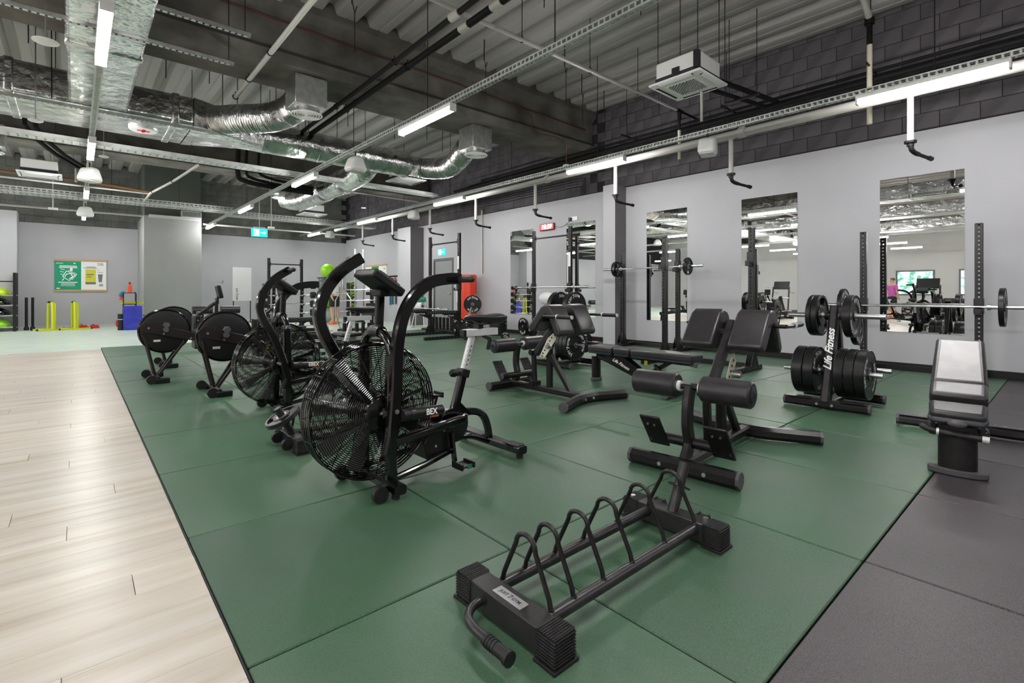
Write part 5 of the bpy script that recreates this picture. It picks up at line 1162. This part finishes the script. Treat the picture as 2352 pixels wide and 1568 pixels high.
# second poster on the right wall
t = thing('poster_board', 'green and white poster with wooden top rail on the right wall', 'poster', (WX,0,0)); obj('top_rail', MB().bb(-.03,-.001,15.3,17.1,2.07,2.14), 'oak', t); a = obj('green_poster', MB().bb(-.016,-.002,15.95,16.55,.95,2.07), 'poster_green2', t); b = obj('white_poster', MB().bb(-.016,-.002,15.33,15.95,.95,2.07), 'paper', t); c = obj('white_poster', MB().bb(-.016,-.002,16.55,17.08,.95,2.07), 'paper', t)
obj('white_print', MB().bb(-.019,-.016,16.05,16.45,1.8,1.83).bb(-.019,-.016,16.15,16.2,1.45,1.7).bb(-.019,-.016,16.3,16.35,1.45,1.7).bb(-.019,-.016,16.05,16.4,1.3,1.33), 'text_white', a); obj('dark_print', MB().bb(-.019,-.016,15.45,15.85,1.78,1.82).bb(-.019,-.016,15.55,15.75,1.2,1.6).bb(-.019,-.016,15.42,15.55,1.95,1.98), 'shaker_grey', b)
# resistance bands on the wall
for i,(y,z0,z1,mm,lab) in enumerate(((15.0,.62,1.62,'blue_band','blue'),(14.83,.64,1.60,'green_band','green'),(14.58,.66,1.52,'purple_band','purple'),(14.66,1.38,1.62,'pink_band','short pink'))):
    m = MB(); m.rtube([(WX-.04,y,z1),(WX-.04,y,z0)], .08, .012, up=(1,0,0)); m.rtube([(WX-.02,y+.03,z1),(WX-.02,y+.03,z0+.05)], .08, .012, up=(1,0,0)); one('resistance_band', m, mm, lab+' resistance band hanging on the wall left of the far pilaster', 'resistance band', 'resistance bands')
t = thing('band_hook_rail', 'black hook rail holding the resistance bands', 'hook rail', (WX,14.8,1.66)); obj('rail', MB().bb(-.02,-.001,-.3,.3,-.02,.03), 'black_plastic', t)
for y in (.2,.03,-.14,-.22): obj('hook', MB().cyl((-.02,y,0),(-.09,y,.01),.008,n=8), 'black_plastic', t)
# whiteboard on stand
t = thing('whiteboard_stand', 'small whiteboard on a black two legged stand by the far wall', 'whiteboard', (4.05,17.9,0)); obj('board', MB().bb(-.30,.30,-.015,.005,.78,1.96), 'silver_paint', t, bev=.008); m = MB()
logo(m, (-.17,-.017,1.02), (0,0,-1), (1,0,0), .075); obj('lettering', m, 'text_black', t, smooth=0)
for s in (-1,1): obj('leg', MB().cyl((s*.27,.01,.0),(s*.27,.01,1.9),.018,n=8), 'black_satin', t); obj('foot', MB().bb(s*.27-.02,s*.27+.02,-.25,.25,0,.03), 'black_satin', t)
# balance disc rack far left
t = thing('disc_rack', 'black rack holding lime and black balance domes at the left edge', 'storage rack', (-2.0,18.05,0))
for x,y in ((.37,-.22),(.37,.22),(-.5,-.22),(-.5,.22)): obj('post', MB().bb(x-.035,x+.035,y-.035,y+.035,0,1.62 if x > 0 else 1.5), 'black_satin', t)
obj('top_bar', MB().cyl((-.5,0,1.38),(.37,0,1.38),.015,n=8), 'black_satin', t)
for z in (.28,.62,.95,1.27-.27+.0): pass
for k,z in enumerate((.24,.57,.88,1.06)):
    pass
for k,z in enumerate((.10,.42,.70,.98)):
    obj('shelf_bar', MB().bb(-.5,.42,-.24,-.20,z,z+.03).bb(-.5,.42,.20,.24,z,z+.03), 'steel', t)
for k,(z,mm,lab) in enumerate(((.13,'lime','lowest lime green balance dome on the black rack'),(.45,'black_gloss','lower black balance dome on the rack'),(.73,'black_gloss','upper black balance dome on the rack'),(1.01,'lime_disc','topmost yellow green balance dome on the black rack'))):
    d = tag(obj('balance_dome', MB().lathe([(0,0),(.30,0),(.31,.03),(.29,.09),(.20,.17),(.08,.205),(0,.21)], n=36), mm), lab, 'balance dome', 'balance domes'); d.location = (-2.03,18.05,z+.002)
t = thing('storage_box', 'dark grey box at the bottom of the balance dome rack', 'box', (-2.25,18.05,0)); obj('box', MB().bb(-.3,.28,-.19,.19,0,.095), 'grey_satin', t, bev=.01)
# black posts
for i,x in enumerate((-1.42,-1.29)):
    p = thing('black_post', 'slim black post on the floor, %s of the pair left of the yellow frames' % ('left','right')[i], 'post', (x,18.2,0)); obj('tube', MB().cyl((0,0,.05),(0,0,.93),.033,n=14), 'black_plastic', p); obj('base', MB().lathe([(.055,0),(.055,.07),(.036,.10)], n=18), 'black_plastic', p)
# yellow dip frames
def dip(x, y, rz, label):
    t = thing('dip_frame', label, 'dip bar', (x,y,0), rz)
    pts = [(-.07,-.16,.05),(-.07,-.16,.72)]+[(-.07,-.16+.07*(1-math.cos(PI*k/8)),.72+.06*math.sin(PI*k/8)) for k in range(1,8)]+[(-.07,-.02,.72),(-.07,.12,.05)]
    obj('frame_tube', MB().tube([(0,-.20,.03),(0,-.17,.72),(0,-.12,.79),(0,.05,.79),(0,.10,.72),(0,.13,.03)],.03,12), 'yellow', t); obj('frame_tube', MB().tube([(.09,-.08,.03),(.09,-.06,.74),(.05,-.05,.78)],.028,12), 'yellow', t)
    b = obj('base', MB().bb(-.32,.36,-.22,-.17,0,.045).bb(-.32,.36,.15,.20,0,.045).bb(-.05,.05,-.2,.2,0,.045), 'yellow', t, bev=.008); obj('foot_cap', MB().bb(-.35,-.32,-.225,-.165,0,.05).bb(.36,.39,-.225,-.165,0,.05).bb(-.35,-.32,.145,.205,0,.05).bb(.36,.39,.145,.205,0,.05), 'black_plastic', b); obj('top_grip', MB().tube([(0,-.13,.795),(0,.06,.795)],.033,10), 'black_plastic', t)
    return t
dip(-.92,17.75,R(20),'yellow tubular dip frame on the left below the poster'); dip(-.42,17.75,R(12),'yellow tubular dip frame beside the red blocks')
for i,x in enumerate((-.20,.06)):
    t = thing('red_block', 'red wedge block on the floor, %s of the two below the poster' % ('left','right')[i], 'block', (x,18.0,0)); obj('block', MB().prism([(-.12,0),(.12,0),(.09,.10),(-.09,.10)], (0,-.1,0), (1,0,0), (0,0,1), (0,.2,0)), 'red', t, bev=.01); obj('knob', MB().cyl((-.03,0,.10),(-.03,0,.12),.02,n=10), 'black_plastic', t)
# cone rack with blue mat
t = thing('accessory_rack', 'black wire rack with cones and poles beside the grey column', 'storage rack', (.82,16.65,0))
for x in (-.15,.14):
    for y in (-.12,.12): obj('post', MB().tube([(x,y,0),(x,y,1.04),(x*.8,y,1.08)],.012,8), 'black_satin', t)
obj('shelf', MB().bb(-.15,.14,-.12,.12,.72,.74).bb(-.15,.14,-.12,.12,1.05,1.07), 'black_satin', t)
m = MB()
for k in range(6): m.lathe([(.065-.001*k,.0+.03*k),(.055,.03+.03*k)], (.82,16.65,1.072), n=20, cap=False)
m.lathe([(.055,.17),(.022,.26),(.02,.31),(0,.32)], (.82,16.65,1.072), n=20); o = one('cone_stack', m, 'orange_cone', 'stack of orange cones on top of the black wire rack', 'cone')
one('cone_band', MB().lathe([(.026,.245),(.024,.29)], (.82,16.65,1.074), n=16), 'black_plastic', 'black band round the tip of the orange cone stack', 'band')
one('teal_cloth', MB().tube(smooth_path([(.68,16.52,1.075),(.62,16.5,1.05),(.60,16.48,.96)],4),.04,10), 'teal_cloth', 'blue cloth hanging off the left side of the wire rack', 'cloth')
one('red_bell', MB().lathe([(.05,0),(.045,.05),(.02,.10)], (.62,16.5,.86), n=16), 'red', 'small red cup hanging on the left of the wire rack', 'cup')
for i,(y,mm) in enumerate(((16.6,'yellow'),(16.66,'black_plastic'),(16.7,'yellow'))): one('agility_pole', MB().cyl((.60+.02*i,y,.765+.012*i),(1.14-.03*i,y-.02,.765+.012*i),.018,n=10), mm, ('front yellow pole on the middle shelf of the wire rack','black pole between the yellow poles on the wire rack','rear yellow pole on the middle shelf of the wire rack')[i], 'pole')
one('folding_mat', MB().box((.87,16.36,.345),(.44,.06,.69),(R(-4),0,0)), 'blue_mat', 'blue folded exercise mat leaning on the black wire rack', 'mat', bev=.015, seg=3)
t = thing('foam_roller', 'tall black foam roller standing left of the blue mat', 'foam roller', (.60,16.42,0)); obj('roller', MB().cyl((0,0,0),(0,0,.46),.07,n=24), 'rubber_plain', t); obj('white_ring', MB().cyl((0,0,.30),(0,0,.315),.0715,n=24), 'text_white', t)
one('red_strap', MB().tube([(.52,16.45,.10),(.50,16.45,.2),(.52,16.45,.28)],.02,8), 'red', 'red strap hanging beside the black foam roller', 'strap')
one('jump_rope', MB().tube(smooth_path([(1.12,16.5,.42),(1.16,16.45,.36),(1.13,16.45,.28),(1.17,16.5,.2),(1.14,16.5,.05)],6),.012,8), 'black_plastic', 'black rope hanging right of the blue mat', 'rope')
# ab bench behind the rowers
t = thing('roller_bench', 'black bench with two round pads behind the rowing machines', 'exercise bench', (1.9,10.6,0)); obj('post', MB().rtube([(0,0,.03),(0,0,.95)], .06, .06, up=(0,1,0)), 'black_satin', t); obj('base', MB().bb(-.35,.35,-.04,.04,0,.05).bb(-.04,.04,-.5,.3,0,.05), 'black_satin', t)
for s in (-1,1): obj('round_pad', MB().cyl((s*.08,0,.70),(s*.44,0,.70),.085,n=24), 'leather', t)
one('shaker_bottle', MB().lathe([(.04,0),(.05,.15),(.052,.18),(.03,.22)], (2.95,12.3,.0), n=18), 'steel', 'steel bottle on the floor behind the rowing machines', 'bottle')
# far pull up rack and fixed barbell rack
squat_rack((4.30,13.9,0), .92, 2.07, 'far squat rack with pull up bar behind the barbell shelf', (-.3,.3), True, 1.9, ())
bpy.data.objects['squat_rack.005'].rotation_euler = (0,0,R(-90))
t = thing('barbell_shelf', 'black upright shelf for fixed barbells left of the green ball', 'weight rack', (3.95,12.55,0))
for x in (-.35,.38):
    obj('side_frame', MB().rtube([(x,.12,.02),(x,-.02,1.32)], .06, .08, up=(1,0,0)).bb(x-.03,x+.03,-.3,.3,0,.05), 'black_satin', t); m = MB()
    for k in range(9): m.cyl((x,.065-.013*k,.25+.12*k),(x,.03-.013*k,.25+.12*k),.012,n=8)
    obj('frame_bolts', m, 'bolt', t)
    for z in (.28,.52,.76,1.0,1.24): obj('cradle', MB().box((x,-.10,z-.03),(.03,.16,.02),(R(-15),0,0)), 'black_satin', t)
for k,z in enumerate((.28,.52,.76,1.0,1.24)):
    b = thing('fixed_barbell', '%s fixed barbell on the black barbell shelf' % ('lowest','second lowest','middle','second highest','highest')[k], 'barbell', (3.97,12.43,z), 0, 'fixed barbells'); obj('shaft', MB().cyl((-.55,0,0),(.55,0,0),.016,n=12), 'chrome', b)
    r_ = (.11,.10,.095,.09,.07)[k]
    for s in (-1,1): obj('head', MB().lathe([(0,0),(r_-.01,0),(r_,.012),(r_,.12),(r_-.01,.13),(0,.13)], (s*.55,0,0), (s,0,0), 28), 'rubber_plain', b)
bench((3.1,11.6,0), R(0), 'low black bench standing before the fixed barbell shelf', True)
# ball rack
for k,(z,r_,mm,lab) in enumerate(((1.86,.25,'lime','bright lime exercise ball on top of the ball stack'),(1.33,.28,'ball_grey','dark grey exercise ball below the lime one'),(.80,.28,'lime','lime exercise ball low in the ball stack'),(.28,.28,'ball_teal','pale teal exercise ball at the bottom of the stack'))):
    b = tag(obj('exercise_ball', MB().sphere((0,0,0), r_, 32, 20), mm), lab, 'exercise ball', 'exercise balls'); b.location = (6.48 if k == 0 else 6.40,16.3,z)
t = thing('ball_rack', 'thin black ring rack holding the stack of exercise balls', 'storage rack', (6.42,16.3,0))
for a in range(3): obj('post', MB().cyl((.31*math.cos(a*2.1),.31*math.sin(a*2.1),0),(.31*math.cos(a*2.1),.31*math.sin(a*2.1),1.62),.012,n=8), 'black_satin', t)
for z in (.55,1.06,1.6): obj('ring', MB().ring((0,0,z),(0,0,1),.31,.012,32,8), 'black_satin', t)
# cable station with chrome guide rods
t = thing('cable_station', 'chrome cable station with hanging attachments behind the near fan bike handle', 'cable machine', (5.68,11.9,0), R(-30))
for x in (-.10,.12): obj('guide_rod', MB().cyl((x,0,.05),(x,0,2.3),.028,n=14), 'chrome', t)
obj('base', MB().bb(-.55,.55,-.25,.25,0,.06), 'black_satin', t, bev=.01); obj('top_plate', MB().bb(-.14,.16,-.05,.05,1.95,1.99), 'steel', t)
for z in (.55,.85,1.15): obj('cross_tube', MB().cyl((-.5,-.05,z),(.5,-.05,z),.022,n=10), 'chrome', t)
for z in (.72,1.05,1.42): obj('foam_pad', MB().cyl((.20,-.10,z),(.52,-.10,z),.055,n=18), 'rubber_plain', t)
obj('frame', MB().tube([(-.5,-.1,.06),(-.62,-.1,.45),(-.62,-.1,.85),(-.42,-.1,1.2),(-.42,-.1,1.5)],.018,8).tube([(-.42,-.1,1.2),(-.22,-.1,.9),(-.22,-.1,.4),(-.42,-.1,.06)],.018,8).cyl((-.6,-.1,1.06),(-.25,-.1,1.06),.016,n=8), 'chrome', t)
obj('black_mast', MB().bb(-.34,-.24,.0,.10,0,1.35).bb(.30,.40,0,.10,0,1.5), 'black_satin', t); obj('bench_pad', MB().bb(.1,.7,-.45,-.15,.42,.50), 'leather', t, bev=.03)
t = thing('bar_stand', 'low black stand with vertical sockets on the rubber floor edge', 'bar holder', (5.0,10.45,0), R(-20)); obj('base', MB().bb(-.42,.55,-.15,.15,0,.04).cyl((-.6,-.1,.045),(-.25,-.1,.045),.04,n=14), 'black_satin', t)
for k in range(6): obj('socket', MB().cyl((-.32+.15*k,.05,.04),(-.32+.15*k,.05,.30),.045,n=16), 'black_plastic', t)
# green kettle rack behind the person
t = thing('ball_shelf', 'narrow lime green tower shelf holding black weights', 'storage rack', (7.15,15.75,0)); obj('tower', MB().bb(-.12,.12,-.05,.05,.2,1.45), 'lime', t, bev=.01); obj('foot', MB().bb(-.25,.25,-.2,.2,0,.05).bb(-.06,.06,-.06,.06,.05,.25), 'black_satin', t)
for k,z in enumerate((.30,.72,1.14)):
    b = thing('kettlebell', '%s black kettlebell on the lime tower shelf' % ('lowest','middle','highest')[k], 'kettlebell', (7.12,15.56,z), 0, 'kettlebells'); obj('bell', MB().sphere((0,0,.11),(.11,.11,.11),20,12), 'black_plastic', b); obj('handle', MB().tube(smooth_path([(-.07,0,.18),(-.075,0,.25),(0,0,.29),(.075,0,.25),(.07,0,.18)],5),.016,10), 'black_plastic', b); obj('base_mark', MB().cyl((0,-.112,.11),(0,-.106,.11),.05,n=16), 'text_white', b)
    obj('hook', MB().bb(-.05,.05,-.30,-.05,z-.03,z), 'black_satin', t)
# ---- person standing with the back to the room
def person(loc, rz, label, shirt, trousers, hairm, shoe, s=1.0):
    t = thing('person', label, 'person', loc, rz); H = 1.78*s
    def skin(name, pts, edges, radii, m, sub=2):
        me = bpy.data.meshes.new(name); me.from_pydata([Vector(p)*s for p in pts], edges, []); me.materials.append(MATS[m]); o = bpy.data.objects.new(name, me); COL.objects.link(o); o.parent = t
        md = o.modifiers.new('skin','SKIN'); md.use_smooth_shade = True
        for i, r_ in enumerate(radii):
            r_ = r_ if hasattr(r_,'__len__') else (r_,r_); me.skin_vertices[0].data[i].radius = (r_[0]*s, r_[1]*s)
        me.skin_vertices[0].data[0].use_root = True; sb = o.modifiers.new('sub','SUBSURF'); sb.levels = sub; sb.render_levels = sub; return o
    pts = [(0,0,.95),(0,.01,1.12),(0,0,1.28),(0,-.01,1.42),(0,0,1.50),(0,.0,1.56),(0,.015,1.66),(0,.01,1.73)]
    E = [(i,i+1) for i in range(7)]; rad = [(.155,.11),(.135,.10),(.15,.11),(.14,.10),(.058,.058),(.055,.06),(.075,.092),(.065,.08)]
    for sd in (-1,1):
        k = len(pts); pts += [(sd*.17,0,1.43),(sd*.21,.02,1.16),(sd*.20,.10,.93),(sd*.19,.14,.86)]; E += [(3,k),(k,k+1),(k+1,k+2),(k+2,k+3)]; rad += [.06,.045,.033,.026]
        for f in range(4): q = len(pts); pts += [(sd*(.175+.012*f),.16,.825+.004*f),(sd*(.175+.012*f),.165,.785+.005*f)]; E += [(k+3,q),(q,q+1)]; rad += [.0095,.0085]
        q = len(pts); pts += [(sd*.165,.15,.83)]; E += [(k+3,q)]; rad += [.010]
        k = len(pts); pts += [(sd*.095,0,.88),(sd*.10,-.01,.50),(sd*.10,.03,.28),(sd*.10,.035,.09),(sd*.11,-.10,.045)]; E += [(0,k),(k,k+1),(k+1,k+2),(k+2,k+3),(k+3,k+4)]; rad += [.092,.06,.056,.036,.04]
    b = skin('body', pts, E, rad, 'skin')
    skin('shirt', [(0,0,.88),(0,.01,1.12),(0,0,1.28),(0,-.01,1.44),(.18,0,1.43),(.205,.01,1.24),(-.18,0,1.43),(-.205,.01,1.24)], [(0,1),(1,2),(2,3),(3,4),(4,5),(3,6),(6,7)], [(.178,.135),(.165,.13),(.17,.13),(.15,.11),.078,.072,.078,.072], shirt)
    skin('shorts', [(0,0,1.0),(0,0,.90),(.10,0,.84),(.108,-.005,.56),(-.10,0,.84),(-.108,-.005,.56)], [(0,1),(1,2),(2,3),(1,4),(4,5)], [(.172,.13),(.165,.125),.108,.098,.108,.098], trousers)
    obj('hair', MB().sphere(V(0,.03,1.705)*s,(.088*s,.10*s,.085*s),24,14), hairm, t)
    obj('face', MB().sphere(V(-.03,-.082,1.70)*s,.012*s,10,8).sphere(V(.03,-.082,1.70)*s,.012*s,10,8), 'eye_white', t); obj('nose', MB().cyl(V(0,-.08,1.685)*s,V(0,-.105,1.655)*s,.008*s,.014*s,8), 'skin', t); obj('mouth', MB().box(V(0,-.088,1.625)*s,(.045*s,.012,.012)), 'red_pipe', t)
    for sd in (-1,1):
        obj('ear', MB().sphere(V(sd*.082,.015,1.67)*s,(.012*s,.02*s,.03*s),10,8), 'skin', t)
        sh = obj('shoe', MB().add([V(x,y,z)*s for x,y,z in [(sd*.105+a*.045,.10-.04*k*0,z) for a in (-1,1) for k in (0,) for z in (0,.09)]+[(sd*.115+a*.052,-.06,z) for a in (-1,1) for z in (0,.075)]+[(sd*.12+a*.04,-.16,z) for a in (-1,1) for z in (0,.045)]], [(0,1,3,2),(0,4,5,1),(2,3,7,6),(1,5,7,3),(0,2,6,4),(4,8,9,5),(6,7,11,10),(5,9,11,7),(4,6,10,8),(8,10,11,9)]), shoe, t, bev=.02, seg=3)
    return t
person((6.22,15.05,0), R(200), 'person in a white shirt and black shorts with orange shoes facing away', 'shirt_white', 'shorts_black', 'hair_brown', 'shoe_orange')
# ---- what the mirrors show of the left half of the room
for i,(x,y,rz) in enumerate(((-8.0,2.2,0),(-8.0,5.2,0),(-9.5,8.0,0))):
    t = thing('treadmill', 'dark treadmill left of the photo seen in the mirrors, %s of three' % ORD[i], 'treadmill', (x,y,0), rz, 'reflected treadmills')
    obj('deck', MB().bb(-.9,.9,-.4,.4,.05,.2), 'black_satin', t, bev=.02)
    for s in (-1,1): obj('upright', MB().rtube([(.7,s*.38,.2),(.5,s*.36,1.35)], .06, .06, up=(0,1,0)), 'black_satin', t)
    obj('console', MB().box((.45,0,1.42),(.08,.7,.4),(0,R(-20),0)), 'black_plastic', t, bev=.02); obj('handrail', MB().tube([(.5,-.36,1.1),(-.1,-.36,1.05)],.025,10).tube([(.5,.36,1.1),(-.1,.36,1.05)],.025,10), 'steel', t)

def find(label): return [o for o in bpy.data.objects if o.get('label') == label][0]
dup(find('second black fan bike behind the near one'), (-5.2,2.2,0), R(70), 'fan bike left of the photo seen in the mirrors')
dup(find('farther black weight tree with large plates behind the back extension bench'), (-4.6,6.4,0), R(20), 'weight tree left of the photo seen in the mirrors')
dup(find('black rowing machine closest to the fan bikes'), (-6.8,9.0,0), R(30), 'rowing machine left of the photo seen in the mirrors')
dup(find('far squat rack with pull up bar behind the barbell shelf'), (-7.0,4.0,0), R(10), 'squat rack left of the photo seen in the mirrors')
dup(find('low black bench standing before the fixed barbell shelf'), (-3.6,.9,0), R(40), 'weight bench left of the photo seen in the mirrors')
p2 = person((-9.0,3.6,0), R(120), 'person in a pink top seen only in the nearest mirror', 'shirt_pink', 'shorts_black', 'hair_brown', 'shoe_orange', .95)
